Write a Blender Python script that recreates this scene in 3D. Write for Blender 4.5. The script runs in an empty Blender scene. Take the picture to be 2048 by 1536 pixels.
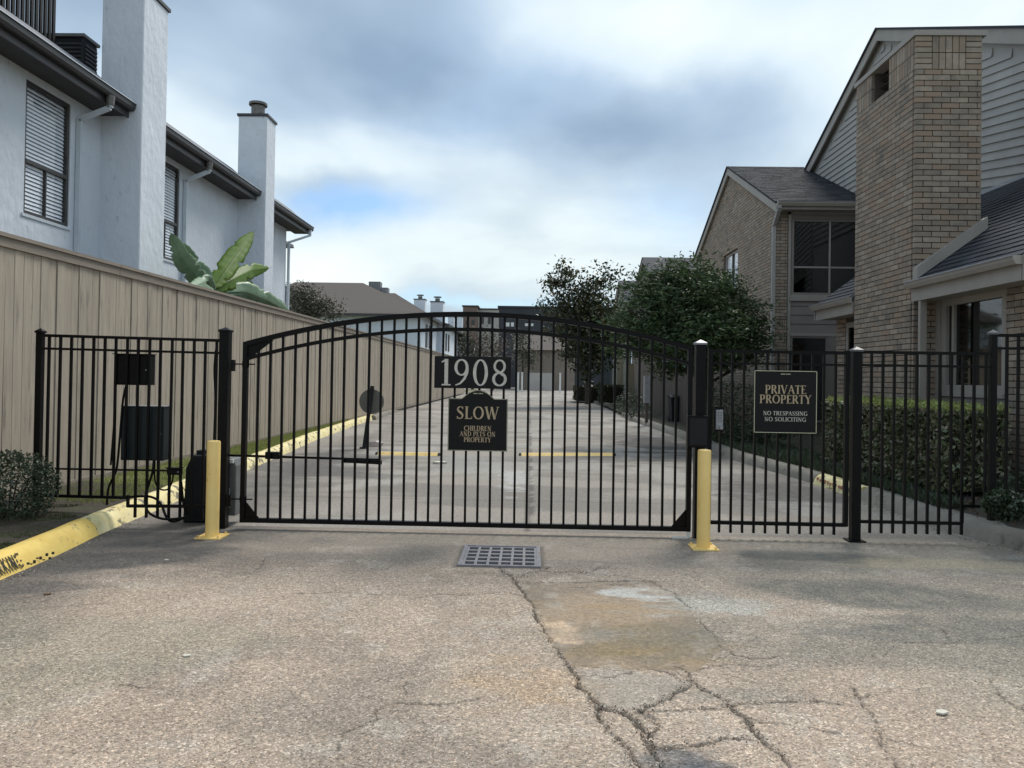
import bpy, math, random
import numpy as np
from mathutils import Matrix, Vector
R = math.radians
random.seed(7); rng = np.random.default_rng(7)
scene = bpy.context.scene
COL = scene.collection
# ------------------------------------------------------------------ camera
F = 1500.0
CAMROT = Matrix.Rotation(R(1.346), 3, 'Z') @ Matrix.Rotation(R(90+0.60), 3, 'X') @ Matrix.Rotation(R(0.90), 3, 'Z')
CAMLOC = Vector((0, 0, 1.5))
cd = bpy.data.cameras.new('camera'); cam = bpy.data.objects.new('camera', cd); COL.objects.link(cam)
cd.sensor_fit = 'HORIZONTAL'; cd.sensor_width = 36; cd.lens = 36*F/2048; cd.shift_y = -30/2048
cd.clip_start = 0.05; cd.clip_end = 1500
cam.matrix_world = Matrix.Translation(CAMLOC) @ CAMROT.to_4x4()
scene.camera = cam
# ------------------------------------------------------------------ world
world = bpy.data.worlds.new('World'); scene.world = world; world.use_nodes = True
SUN_EL, SUN_AZ = 50.0, 28.0      # azimuth clockwise from +Y
nt = world.node_tree; nt.nodes.clear()
def N(t, typ, **kw):
    n = t.nodes.new(typ)
    for k, v in kw.items():
        if k == 'inp':
            for a, b in v.items(): n.inputs[a].default_value = b
        else: setattr(n, k, v)
    return n
def L(t, a, b): t.links.new(a, b)
def mathn(t, op, a, b=None, c=None, clamp=False):
    n = N(t, 'ShaderNodeMath', operation=op, use_clamp=clamp)
    for i, v in enumerate((a, b, c)):
        if v is None: continue
        if isinstance(v, (int, float)): n.inputs[i].default_value = v
        else: L(t, v, n.inputs[i])
    return n.outputs[0]
def mixc(t, f, a, b, typ='MIX'):
    n = N(t, 'ShaderNodeMix', data_type='RGBA', blend_type=typ)
    for s, v in ((n.inputs[0], f), (n.inputs[6], a), (n.inputs[7], b)):
        if isinstance(v, (int, float)): s.default_value = v
        elif isinstance(v, (tuple, list)): s.default_value = (*v, 1) if len(v) == 3 else v
        else: L(t, v, s)
    return n.outputs[2]
def ramp(t, f, stops):
    n = N(t, 'ShaderNodeValToRGB'); e = n.color_ramp.elements
    while len(e) < len(stops): e.new(0.5)
    for i, (p, c) in enumerate(stops):
        e[i].position = p; e[i].color = (c, c, c, 1) if isinstance(c, (int, float)) else (*c, 1)
    L(t, f, n.inputs[0]); return n.outputs[0]
sky = N(nt, 'ShaderNodeTexSky', sky_type='NISHITA', sun_disc=False)
sky.sun_elevation = R(SUN_EL); sky.sun_rotation = R(SUN_AZ); sky.air_density = 1.0; sky.dust_density = 1.5; sky.ozone_density = 1.5
tc = N(nt, 'ShaderNodeTexCoord'); sep = N(nt, 'ShaderNodeSeparateXYZ'); L(nt, tc.outputs['Generated'], sep.inputs[0])
zz = mathn(nt, 'ADD', mathn(nt, 'MAXIMUM', sep.outputs[2], 0.0), 0.22)
cmb = N(nt, 'ShaderNodeCombineXYZ')
L(nt, mathn(nt, 'DIVIDE', sep.outputs[0], zz), cmb.inputs[0]); L(nt, mathn(nt, 'DIVIDE', sep.outputs[1], zz), cmb.inputs[1])
mp = N(nt, 'ShaderNodeMapping'); mp.inputs['Location'].default_value = (3.1, 1.75, 0); mp.inputs['Rotation'].default_value = (0, 0, R(35)); mp.inputs['Scale'].default_value = (0.75, 1.15, 1)
L(nt, cmb.outputs[0], mp.inputs[0])
n1 = N(nt, 'ShaderNodeTexNoise', inp={'Scale': 1.1, 'Detail': 7, 'Roughness': 0.52, 'Distortion': 0.5}); L(nt, mp.outputs[0], n1.inputs[0])
n2 = N(nt, 'ShaderNodeTexNoise', inp={'Scale': 0.75, 'Detail': 5, 'Roughness': 0.5, 'Distortion': 0.3}); 
mp2 = N(nt, 'ShaderNodeMapping'); mp2.inputs['Location'].default_value = (7.3, -2.2, 4); L(nt, cmb.outputs[0], mp2.inputs[0]); L(nt, mp2.outputs[0], n2.inputs[0])
yf = mathn(nt, 'MAXIMUM', sep.outputs[1], 0.02); uu_ = mathn(nt, 'DIVIDE', sep.outputs[0], yf); vv_ = mathn(nt, 'DIVIDE', sep.outputs[2], yf)
c3_ = N(nt, 'ShaderNodeCombineXYZ'); L(nt, uu_, c3_.inputs[0]); L(nt, vv_, c3_.inputs[1])
wn_ = N(nt, 'ShaderNodeTexNoise', inp={'Scale': 4.0, 'Detail': 5, 'Roughness': 0.55}); L(nt, c3_.outputs[0], wn_.inputs[0]); ws_ = N(nt, 'ShaderNodeSeparateColor'); L(nt, wn_.outputs['Color'], ws_.inputs[0])
uu_ = mathn(nt, 'ADD', uu_, mathn(nt, 'MULTIPLY', mathn(nt, 'SUBTRACT', ws_.outputs[0], .5), .22)); vv_ = mathn(nt, 'ADD', vv_, mathn(nt, 'MULTIPLY', mathn(nt, 'SUBTRACT', ws_.outputs[1], .5), .13))
def spot(px, py, rx, ry, amp):
    a = mathn(nt, 'DIVIDE', mathn(nt, 'SUBTRACT', uu_, (px-1059)/1500), rx/1500); b = mathn(nt, 'DIVIDE', mathn(nt, 'SUBTRACT', vv_, (754-py)/1500), ry/1500)
    return mathn(nt, 'MULTIPLY', mathn(nt, 'EXPONENT', mathn(nt, 'MULTIPLY', mathn(nt, 'ADD', mathn(nt, 'MULTIPLY', a, a), mathn(nt, 'MULTIPLY', b, b)), -1.0)), amp)
def addall(l):
    o = l[0]
    for q in l[1:]: o = mathn(nt, 'ADD', o, q)
    return o
light = addall([spot(1280, 40, 330, 90, .14), spot(880, 360, 220, 130, .12), spot(640, 330, 150, 60, .10), spot(900, 510, 420, 60, .16), spot(380, 200, 220, 160, .07), spot(1330, 240, 260, 120, -.14), spot(850, 120, 260, 110, -.08), spot(660, 375, 150, 30, -.09), spot(1500, 330, 150, 200, -.05), spot(480, 60, 260, 120, .05)])
holes = addall([spot(720, 430, 120, 38, 1.1), spot(950, 602, 200, 14, .8), spot(1350, 430, 120, 60, .35), spot(620, 400, 60, 20, .5)])
cover = mathn(nt, 'SUBTRACT', ramp(nt, n1.outputs[0], [(0.25, 0.8), (0.38, 0.97), (0.5, 1.0)]), holes, clamp=True)
sh_in = mathn(nt, 'ADD', n2.outputs[0], light)
shade = ramp(nt, sh_in, [(0.34, (0.24, 0.33, 0.45)), (0.46, (0.38, 0.49, 0.61)), (0.57, (0.60, 0.70, 0.77)), (0.72, (0.80, 0.85, 0.85))])
hz = ramp(nt, sep.outputs[2], [(0.0, 0.0), (0.06, 0.55), (0.16, 0.85), (0.30, 0.0)])
shade = mixc(nt, mathn(nt, 'MULTIPLY', hz, 0.45), shade, (0.74, 0.80, 0.74))
b1 = N(nt, 'ShaderNodeBackground', inp={'Strength': 0.12}); L(nt, mixc(nt, 1.0, sky.outputs[0], (0.60, 0.74, 0.86), 'MULTIPLY'), b1.inputs[0])
b2 = N(nt, 'ShaderNodeBackground', inp={'Strength': 0.88}); L(nt, shade, b2.inputs[0])
ms = N(nt, 'ShaderNodeMixShader'); L(nt, cover, ms.inputs[0]); L(nt, b1.outputs[0], ms.inputs[1]); L(nt, b2.outputs[0], ms.inputs[2])
wo = N(nt, 'ShaderNodeOutputWorld'); L(nt, ms.outputs[0], wo.inputs[0])
# ------------------------------------------------------------------ sun
sd = bpy.data.lights.new('sun', 'SUN'); sd.energy = 2.2; sd.angle = R(20); sd.color = (1.0, 0.95, 0.87)
so = bpy.data.objects.new('sun', sd); COL.objects.link(so)
sdir = Vector((math.sin(R(SUN_AZ))*math.cos(R(SUN_EL)), math.cos(R(SUN_AZ))*math.cos(R(SUN_EL)), math.sin(R(SUN_EL))))
so.rotation_euler = sdir.to_track_quat('Z', 'Y').to_euler(); so.location = (0, 0, 30)
scene.view_settings.view_transform = 'Standard'; scene.view_settings.look = 'None'
scene.view_settings.exposure = 0.56; scene.view_settings.gamma = 1.0; scene.view_settings.use_curve_mapping = False

# ------------------------------------------------------------------ measuring helper: pixel -> point on a stated plane
def U(px, py, X=None, Y=None, Z=None):
    d = CAMROT @ Vector((px-1024, 738-py, -F))
    if X is not None: t = (X-CAMLOC.x)/d.x
    elif Y is not None: t = (Y-CAMLOC.y)/d.y
    else: t = (Z-CAMLOC.z)/d.z
    return CAMLOC + d*t
# ------------------------------------------------------------------ materials
MATS = {}
def pmat(name, c1, c2=None, rough=0.7, scale=6.0, bump=0.0, bscale=None, metal=0.0, spec=0.5, island=0.0, stretch=(1, 1, 1),
         c3=None, s3=1.0, t3=(0.55, 0.7), coat=0.0, detail=5, translucent=0.0, hue=None):
    m = bpy.data.materials.new(name); m.use_nodes = True; t = m.node_tree; t.nodes.clear()
    out = N(t, 'ShaderNodeOutputMaterial'); p = N(t, 'ShaderNodeBsdfPrincipled')
    p.inputs['Roughness'].default_value = rough; p.inputs['Metallic'].default_value = metal; p.inputs['Specular IOR Level'].default_value = spec
    p.inputs['Coat Weight'].default_value = coat
    g = N(t, 'ShaderNodeNewGeometry'); mpn = N(t, 'ShaderNodeMapping'); mpn.inputs['Scale'].default_value = stretch
    L(t, g.outputs['Position'], mpn.inputs[0])
    nz = N(t, 'ShaderNodeTexNoise', inp={'Scale': scale, 'Detail': detail, 'Roughness': 0.6}); L(t, mpn.outputs[0], nz.inputs[0])
    f = ramp(t, nz.outputs[0], [(0.32, 0.0), (0.68, 1.0)])
    col = mixc(t, f, c1, c2 if c2 else tuple(x*0.8 for x in c1))
    if c3:
        n3 = N(t, 'ShaderNodeTexNoise', inp={'Scale': s3, 'Detail': 6, 'Roughness': 0.65}); L(t, mpn.outputs[0], n3.inputs[0])
        col = mixc(t, ramp(t, n3.outputs[0], [(t3[0], 0.0), (t3[1], 1.0)]), col, c3)
    if island:
        oi = N(t, 'ShaderNodeObjectInfo')
        r = mathn(t, 'FRACT', mathn(t, 'ADD', g.outputs['Random Per Island'], oi.outputs['Random']))
        v = mathn(t, 'MULTIPLY_ADD', r, island*2, 1-island)
        vm = N(t, 'ShaderNodeVectorMath', operation='SCALE'); L(t, col, vm.inputs[0]); L(t, v, vm.inputs[3]); col = vm.outputs[0]
        if hue:
            r2 = mathn(t, 'FRACT', mathn(t, 'MULTIPLY', r, 7.31))
            col = mixc(t, ramp(t, r2, [(0.58, 0.0), (0.9, 1.0)]), col, hue)
    L(t, col, p.inputs['Base Color'])
    if bump:
        nb = N(t, 'ShaderNodeTexNoise', inp={'Scale': bscale or scale*4, 'Detail': 4}); L(t, mpn.outputs[0], nb.inputs[0])
        b = N(t, 'ShaderNodeBump', inp={'Strength': 1.0, 'Distance': bump}); L(t, nb.outputs[0], b.inputs['Height']); L(t, b.outputs[0], p.inputs['Normal'])
    if translucent:
        tr = N(t, 'ShaderNodeBsdfTranslucent'); L(t, col, tr.inputs[0]); mx = N(t, 'ShaderNodeMixShader'); mx.inputs[0].default_value = translucent
        L(t, p.outputs[0], mx.inputs[1]); L(t, tr.outputs[0], mx.inputs[2]); L(t, mx.outputs[0], out.inputs[0])
    else: L(t, p.outputs[0], out.inputs[0])
    MATS[name] = m; return m
M_black = pmat('black_metal', (0.004, 0.0036, 0.004), (0.006, 0.0055, 0.0055), rough=0.40, spec=0.13, scale=14, bump=0.0006, bscale=90)
M_blackmatte = pmat('black_plastic', (0.007, 0.008, 0.010), (0.011, 0.012, 0.014), spec=0.25, rough=0.55, scale=5)
M_greenbox = pmat('dark_green_enclosure', (0.010, 0.015, 0.018), (0.015, 0.02, 0.022), spec=0.3, rough=0.5, scale=4)
M_capb = pmat('dull_cap_metal', (0.10, 0.10, 0.11), (0.07, 0.07, 0.075), rough=0.45, scale=12)
M_capmetal = pmat('post_cap_metal', (0.30, 0.31, 0.33), (0.2, 0.2, 0.22), rough=0.4, scale=12)
M_yellow = pmat('yellow_paint', (0.88, 0.64, 0.24), (0.82, 0.56, 0.18), rough=0.5, scale=5, bump=0.0015, bscale=40, c3=(0.50, 0.30, 0.12), s3=13, t3=(0.63, 0.70))
M_kerby = pmat('kerb_yellow', (0.78, 0.58, 0.17), (0.68, 0.47, 0.11), rough=0.75, scale=6, bump=0.004, bscale=25, c3=(0.27, 0.20, 0.11), s3=7, t3=(0.60, 0.68))
M_kerbw = pmat('kerb_faded_yellow', (0.76, 0.69, 0.42), (0.70, 0.58, 0.26), rough=0.85, scale=5, bump=0.006, bscale=25, c3=(0.16, 0.14, 0.10), s3=7, t3=(0.54, 0.62))
M_kerbg = pmat('kerb_concrete', (0.26, 0.235, 0.20), (0.18, 0.165, 0.14), rough=0.9, scale=5, bump=0.005, bscale=30, c3=(0.08, 0.075, 0.06), s3=4, t3=(0.55, 0.7))
M_wood = pmat('fence_wood', (0.40, 0.345, 0.275), (0.31, 0.265, 0.215), rough=0.85, scale=3.5, stretch=(6, 6, 0.55), island=0.075, bump=0.003, bscale=18, c3=(0.20, 0.17, 0.14), s3=2.6, t3=(0.57, 0.68))
M_woodcap = pmat('fence_cap_wood', (0.27, 0.23, 0.19), (0.20, 0.17, 0.14), rough=0.85, scale=6, stretch=(4, 0.5, 4), bump=0.002)
M_darkwood = pmat('dark_fence_wood', (0.085, 0.066, 0.058), (0.06, 0.048, 0.042), rough=0.85, scale=4, stretch=(6, 6, .5), island=0.2, bump=0.002)
M_tanwood = pmat('tan_fence_wood', (0.36, 0.31, 0.22), (0.28, 0.24, 0.17), rough=0.85, scale=4, stretch=(6, 6, .5), island=0.12)
M_stucco = pmat('white_stucco', (0.67, 0.715, 0.78), (0.60, 0.64, 0.70), rough=0.9, scale=1.6, bump=0.018, bscale=9, c3=(0.50, 0.53, 0.57), s3=6.5, t3=(0.62, 0.70), stretch=(1, 1, 0.6))
M_dkfascia = pmat('dark_fascia', (0.030, 0.029, 0.033), (0.045, 0.043, 0.045), rough=0.45, scale=3, stretch=(3, .3, 3))
M_soffit = pmat('dark_soffit', (0.035, 0.032, 0.032), (0.05, 0.045, 0.043), rough=0.8, scale=3)
M_trimw = pmat('pale_metal_trim', (0.60, 0.65, 0.70), (0.52, 0.57, 0.62), rough=0.5, scale=4)
M_winframe = pmat('bronze_window_frame', (0.055, 0.048, 0.045), (0.04, 0.036, 0.034), rough=0.4)
M_blind = pmat('white_blind_slat', (0.93, 0.94, 0.95), (0.90, 0.91, 0.92), rough=0.5, scale=3)
M_room = pmat('dark_room', (0.02, 0.02, 0.022), rough=0.9)
M_brick = pmat('tan_brick', (0.325, 0.265, 0.21), (0.25, 0.205, 0.165), rough=0.9, scale=9, island=0.21, bump=0.004, bscale=45, hue=(0.29, 0.215, 0.16), c3=(0.17, 0.152, 0.132), s3=3.0, t3=(0.5, 0.72))
M_mortar = pmat('mortar', (0.10, 0.085, 0.07), (0.065, 0.055, 0.047), rough=0.95, scale=20, bump=0.003)
M_trim = pmat('taupe_trim', (0.33, 0.30, 0.27), (0.28, 0.255, 0.23), rough=0.6, scale=3)
M_siding = pmat('taupe_siding', (0.37, 0.355, 0.335), (0.32, 0.305, 0.29), rough=0.7, scale=2.5, island=0.05)
M_siding2 = pmat('brown_siding', (0.22, 0.19, 0.175), (0.19, 0.165, 0.15), rough=0.7, scale=2.5, island=0.06)
M_shingle = pmat('dark_shingle', (0.022, 0.026, 0.036), (0.033, 0.037, 0.048), rough=0.9, scale=60, island=0.35, bump=0.002)
M_shinglebr = pmat('brown_shingle', (0.120, 0.098, 0.086), (0.09, 0.075, 0.066), rough=0.9, scale=30, island=0.2, bump=0.002)
M_skirt = pmat('pale_roof_shingle', (0.22, 0.22, 0.24), (0.16, 0.16, 0.18), rough=0.9, scale=30, bump=0.002)
M_pipe = pmat('galvanised_flue', (0.20, 0.19, 0.18), (0.12, 0.11, 0.10), rough=0.5, metal=0.6, scale=10)
M_soil = pmat('dark_mulch_soil', (0.030, 0.024, 0.018), (0.055, 0.045, 0.032), rough=1.0, scale=14, bump=0.02, bscale=30, c3=(0.05, 0.065, 0.02), s3=2.5, t3=(0.52, 0.66))
M_lawn = pmat('lawn_earth', (0.11, 0.13, 0.04), (0.16, 0.15, 0.065), rough=1.0, scale=8, bump=0.01)
M_grass = pmat('grass_blade', (0.21, 0.25, 0.07), (0.27, 0.29, 0.10), rough=0.6, scale=2, island=0.35, translucent=0.3)
M_hedge = pmat('hedge_leaf', (0.10, 0.13, 0.06), (0.15, 0.17, 0.085), rough=0.28, scale=3, island=0.75, translucent=0.25, hue=(0.30, 0.25, 0.19))
M_hedget = pmat('hedge_new_leaf', (0.38, 0.42, 0.14), (0.30, 0.34, 0.11), rough=0.4, scale=3, island=0.35, translucent=0.3)
M_leafA = pmat('magnolia_leaf', (0.022, 0.033, 0.013), (0.035, 0.048, 0.017), rough=0.42, scale=2, island=0.5, translucent=0.2, hue=(0.10, 0.085, 0.035))
M_leafB = pmat('dense_tree_leaf', (0.046, 0.082, 0.034), (0.066, 0.108, 0.042), rough=0.62, scale=1.5, island=0.5, translucent=0.25, hue=(0.06, 0.085, 0.03))
M_leafD = pmat('shrub_leaf', (0.030, 0.048, 0.027), (0.05, 0.07, 0.035), rough=0.45, scale=3, island=0.5, translucent=0.2)
M_leafbr = pmat('dry_leaf', (0.15, 0.115, 0.085), (0.11, 0.09, 0.07), rough=0.8, scale=2, island=0.4)
M_leafol = pmat('olive_leaf', (0.085, 0.085, 0.055), (0.06, 0.062, 0.04), rough=0.7, scale=2, island=0.4)
M_bark = pmat('bark', (0.06, 0.05, 0.042), (0.035, 0.03, 0.026), rough=0.95, scale=8, stretch=(3, 3, .6), bump=0.01)
M_core = pmat('twig_mass', (0.02, 0.018, 0.014), (0.03, 0.026, 0.02), rough=1.0, scale=8)
M_banana = pmat('banana_leaf_bright', (0.20, 0.34, 0.045), (0.14, 0.25, 0.03), rough=0.45, scale=6, translucent=0.5, bump=0.003, bscale=20)
M_bananad = pmat('banana_leaf_grey', (0.28, 0.40, 0.26), (0.20, 0.30, 0.19), rough=0.4, scale=6, translucent=0.25, bump=0.004, bscale=18)
M_sign = pmat('sign_face', (0.005, 0.005, 0.006), (0.007, 0.0065, 0.007), spec=0.2, rough=0.4, scale=4)
M_gold = pmat('gold_lettering', (0.47, 0.36, 0.23), (0.36, 0.28, 0.18), rough=0.45, scale=30)
M_pale = pmat('pale_lettering', (0.58, 0.56, 0.50), (0.45, 0.43, 0.38), rough=0.45, scale=25)
M_signedge = pmat('sign_border', (0.50, 0.50, 0.34), (0.42, 0.40, 0.28), rough=0.5)
M_blackpaint = pmat('black_stencil_paint', (0.02, 0.02, 0.02), (0.05, 0.045, 0.03), rough=0.8, scale=30)
M_redpaint = pmat('faded_red_paint', (0.40, 0.17, 0.10), (0.5, 0.3, 0.2), rough=0.8, scale=30)
M_steel = pmat('grate_steel', (0.24, 0.23, 0.245), (0.16, 0.15, 0.16), rough=0.55, scale=20, c3=(0.18, 0.13, 0.09), s3=12, t3=(0.58, 0.7))
M_pit = pmat('drain_pit', (0.012, 0.011, 0.01), rough=1.0)
M_white = pmat('white_paint', (0.70, 0.70, 0.68), (0.6, 0.6, 0.58), rough=0.6)
M_grey = pmat('grey_plastic', (0.16, 0.165, 0.17), (0.12, 0.125, 0.13), rough=0.5, scale=6)
M_bluebin = pmat('navy_plastic', (0.008, 0.009, 0.015), (0.011, 0.012, 0.018), rough=0.6, spec=0.2)
M_olive = pmat('olive_siding', (0.20, 0.21, 0.16), (0.17, 0.18, 0.14), rough=0.8)
M_farpale = pmat('far_pale_wall', (0.45, 0.42, 0.40), (0.38, 0.36, 0.35), rough=0.9, scale=.5)
M_farred = pmat('far_red_brick', (0.20, 0.14, 0.125), (0.16, 0.115, 0.10), rough=0.9, scale=.5)
M_fardark = pmat('far_dark_roof', (0.05, 0.053, 0.062), (0.04, 0.042, 0.05), rough=0.9, scale=.5)
M_fartan = pmat('far_tan_wall', (0.24, 0.20, 0.165), (0.19, 0.16, 0.13), rough=0.9, scale=1)
M_litter = pmat('pale_litter', (0.6, 0.58, 0.5), (0.5, 0.45, 0.38), rough=0.8)
M_dryleaf = pmat('dead_leaf', (0.12, 0.07, 0.04), (0.09, 0.05, 0.03), rough=0.8)
def glassmat(name, tint, rough, f):
    m = bpy.data.materials.new(name); m.use_nodes = True; t = m.node_tree; t.nodes.clear()
    out = N(t, 'ShaderNodeOutputMaterial'); tr = N(t, 'ShaderNodeBsdfTransparent'); tr.inputs[0].default_value = (*tint, 1)
    gl = N(t, 'ShaderNodeBsdfGlossy'); gl.inputs['Roughness'].default_value = rough
    nz = N(t, 'ShaderNodeTexNoise', inp={'Scale': 1.3, 'Detail': 2}); g = N(t, 'ShaderNodeNewGeometry'); L(t, g.outputs['Position'], nz.inputs[0])
    fr = N(t, 'ShaderNodeFresnel', inp={'IOR': 1.5}); mx = N(t, 'ShaderNodeMixShader')
    L(t, mathn(t, 'MULTIPLY', mathn(t, 'MULTIPLY_ADD', fr.outputs[0], 0.9, f, clamp=True), mathn(t, 'SUBTRACT', 1.0, g.outputs['Backfacing'])), mx.inputs[0]); L(t, tr.outputs[0], mx.inputs[1]); L(t, gl.outputs[0], mx.inputs[2]); L(t, mx.outputs[0], out.inputs[0])
    return m
M_glass = glassmat('window_glass', (0.97, 0.98, 1.0), 0.02, 0.02)
M_glassdk = glassmat('tinted_glass', (0.14, 0.16, 0.20), 0.04, 0.08)
# ------------------------------------------------------------------ object helpers
WL = {}
def wloc(p): return WL.get(p.name, Vector((0, 0, 0))) if p else Vector((0, 0, 0))
def link(name, me, parent=None, loc=None, label=None, kind=None, smooth=False):
    """loc: world location of the object origin"""
    o = bpy.data.objects.new(name, me); COL.objects.link(o)
    w = Vector(loc) if loc is not None else (wloc(parent) if parent else Vector((0, 0, 0)))
    WL[o.name] = w
    if parent: o.parent = parent; o.location = w - wloc(parent)
    else: o.location = w
    if label: o['label'] = label
    if kind: o['kind'] = kind
    return o
def thing(name, label, cat, loc, group=None):
    o = link(name, None, None, loc); o['label'] = label; o['category'] = cat
    if group: o['group'] = group
    o.empty_display_size = 0.2
    return o
def tag(o, label, cat, group=None):
    o['label'] = label; o['category'] = cat
    if group: o['group'] = group
    return o
class MB:
    def __init__(s): s.v = []; s.f = []; s.sm = False
    def box(s, a, b, rot=None, piv=None):
        x0, y0, z0 = a; x1, y1, z1 = b; n = len(s.v)
        vs = [Vector(c) for c in ((x0, y0, z0), (x1, y0, z0), (x1, y1, z0), (x0, y1, z0), (x0, y0, z1), (x1, y0, z1), (x1, y1, z1), (x0, y1, z1))]
        if rot is not None:
            p = Vector(piv) if piv is not None else (vs[0]+vs[6])/2
            vs = [rot @ (q-p) + p for q in vs]
        s.v += vs
        s.f += [(n, n+3, n+2, n+1), (n+4, n+5, n+6, n+7), (n, n+1, n+5, n+4), (n+1, n+2, n+6, n+5), (n+2, n+3, n+7, n+6), (n+3, n, n+4, n+7)]
        return s
    def bar(s, p, q, w, h=None, up=(0, 0, 1)):
        p = Vector(p); q = Vector(q); h = h or w; d = (q-p).normalized(); u = Vector(up)
        if abs(d.dot(u)) > 0.99: u = Vector((0, 1, 0))
        sx = d.cross(u).normalized()*w/2; sy = sx.cross(d).normalized()*h/2; n = len(s.v)
        for e in (p, q): s.v += [e-sx-sy, e+sx-sy, e+sx+sy, e-sx+sy]
        s.f += [(n, n+1, n+2, n+3), (n+7, n+6, n+5, n+4)] + [(n+i, n+4+i, n+4+(i+1) % 4, n+(i+1) % 4) for i in range(4)]
        return s
    def prism(s, poly, d):
        """poly: list of 3-D points in a plane, d: extrusion vector"""
        n = len(s.v); k = len(poly); d = Vector(d); s.v += [Vector(p) for p in poly] + [Vector(p)+d for p in poly]
        s.f += [tuple(range(n+k-1, n-1, -1)), tuple(range(n+k, n+2*k))] + [(n+i, n+(i+1) % k, n+k+(i+1) % k, n+k+i) for i in range(k)]
        return s
    def tube(s, pts, r, k=8, cap=True):
        pts = [Vector(p) for p in pts]; rs = r if isinstance(r, (list, tuple)) else [r]*len(pts); n = len(s.v); pa = None
        for i, p in enumerate(pts):
            d = (pts[min(i+1, len(pts)-1)]-pts[max(i-1, 0)]).normalized()
            if pa is None: pa = d.orthogonal().normalized()
            else:
                pa = pa-d*pa.dot(d); pa = pa.normalized() if pa.length > 1e-6 else d.orthogonal().normalized()
            pb = d.cross(pa)
            for j in range(k):
                a = 2*math.pi*j/k; s.v.append(p+(pa*math.cos(a)+pb*math.sin(a))*rs[i])
        for i in range(len(pts)-1):
            for j in range(k): s.f.append((n+i*k+j, n+i*k+(j+1) % k, n+(i+1)*k+(j+1) % k, n+(i+1)*k+j))
        if cap:
            s.f.append(tuple(n+j for j in range(k-1, -1, -1))); s.f.append(tuple(n+(len(pts)-1)*k+j for j in range(k)))
        return s
    def sheet(s, rows):
        n = len(s.v); w = len(rows[0])
        for r_ in rows: s.v += [Vector(p) for p in r_]
        for i in range(len(rows)-1):
            for j in range(w-1): s.f.append((n+i*w+j, n+i*w+j+1, n+(i+1)*w+j+1, n+(i+1)*w+j))
        return s
    def mesh(s, name, mat, off=Vector((0, 0, 0)), bevel=0):
        me = bpy.data.meshes.new(name); me.from_pydata([tuple(v-off) for v in s.v], [], s.f); me.materials.append(mat)
        if s.sm: me.polygons.foreach_set('use_smooth', [True]*len(me.polygons))
        me.update(); return me
    def build(s, name, mat, parent=None, label=None, kind=None, loc=None, bevel=0):
        w = Vector(loc) if loc is not None else wloc(parent)
        o = link(name, s.mesh(name, mat, w), parent, w, label, kind)
        if bevel:
            b = o.modifiers.new('bevel', 'BEVEL'); b.width = bevel; b.segments = 2; b.limit_method = 'ANGLE'
        return o
def smooth_angle(o, a=40):
    me = o.data; me.polygons.foreach_set('use_smooth', [True]*len(me.polygons))
    try: me.set_sharp_from_angle(angle=R(a))
    except Exception: pass
def boxmesh(name, sx, sy, sz, mat):
    return MB().box((-sx/2, -sy/2, -sz/2), (sx/2, sy/2, sz/2)).mesh(name, mat)
def npmesh(name, verts, quads, mat):
    me = bpy.data.meshes.new(name); nv = len(verts); nq, k = quads.shape
    me.vertices.add(nv); me.vertices.foreach_set('co', verts.astype(np.float32).ravel())
    me.loops.add(nq*k); me.loops.foreach_set('vertex_index', quads.astype(np.int32).ravel())
    me.polygons.add(nq); me.polygons.foreach_set('loop_start', np.arange(0, nq*k, k, dtype=np.int32))
    try: me.polygons.foreach_set('loop_total', np.full(nq, k, dtype=np.int32))
    except Exception: pass
    me.update(calc_edges=True); me.materials.append(mat); return me
def leaves(name, C, size, mat, parent=None, off=None, aspect=2.0, updir=None, kind=None, bend=0.25, jitter=0.35):
    """C: n x 3 centres -> one mesh of folded leaf quads"""
    n = len(C); off = np.array(wloc(parent)) if off is None else np.array(off)
    d = rng.normal(size=(n, 3)); 
    if updir is not None: d = d*updir[1] + np.array(updir[0])
    d /= np.linalg.norm(d, axis=1)[:, None]; q = rng.normal(size=(n, 3)); w = np.cross(d, q); w /= np.linalg.norm(w, axis=1)[:, None]
    nn = np.cross(d, w); s = size*(1+jitter*rng.uniform(-1, 1, n))[:, None]
    a = C-d*s/2; b = C+w*s/(2*aspect)+nn*s*bend*0.3; c = C+d*s/2-nn*s*bend*.3; e = C-w*s/(2*aspect)+nn*s*bend*0.3
    V = np.stack([a, b, c, e], 1).reshape(-1, 3)-off; Q = np.arange(4*n).reshape(n, 4)
    return link(name, npmesh(name, V, Q, mat), parent, off if parent is None else None, kind=kind)
def wall_holes(axis, c0, c1, u0, u1, z0, z1, holes, mb=None):
    """slab between planes c0,c1 on axis ('X' or 'Y'); u is the other horizontal axis; holes (ua,ub,za,zb)"""
    mb = mb or MB(); us = sorted({u0, u1, *[h[0] for h in holes], *[h[1] for h in holes]}); zs = sorted({z0, z1, *[h[2] for h in holes], *[h[3] for h in holes]})
    for i in range(len(us)-1):
        j = 0
        while j < len(zs)-1:
            um = (us[i]+us[i+1])/2
            solid = lambda jj: not any(h[0] < um < h[1] and h[2] < (zs[jj]+zs[jj+1])/2 < h[3] for h in holes)
            if not solid(j): j += 1; continue
            k = j
            while k+1 < len(zs)-1 and solid(k+1): k += 1
            a, b = (us[i], us[i+1]); za, zb = zs[j], zs[k+1]
            if axis == 'X': mb.box((c0, a, za), (c1, b, zb))
            else: mb.box((a, c0, za), (b, c1, zb))
            j = k+1
    return mb
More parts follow.
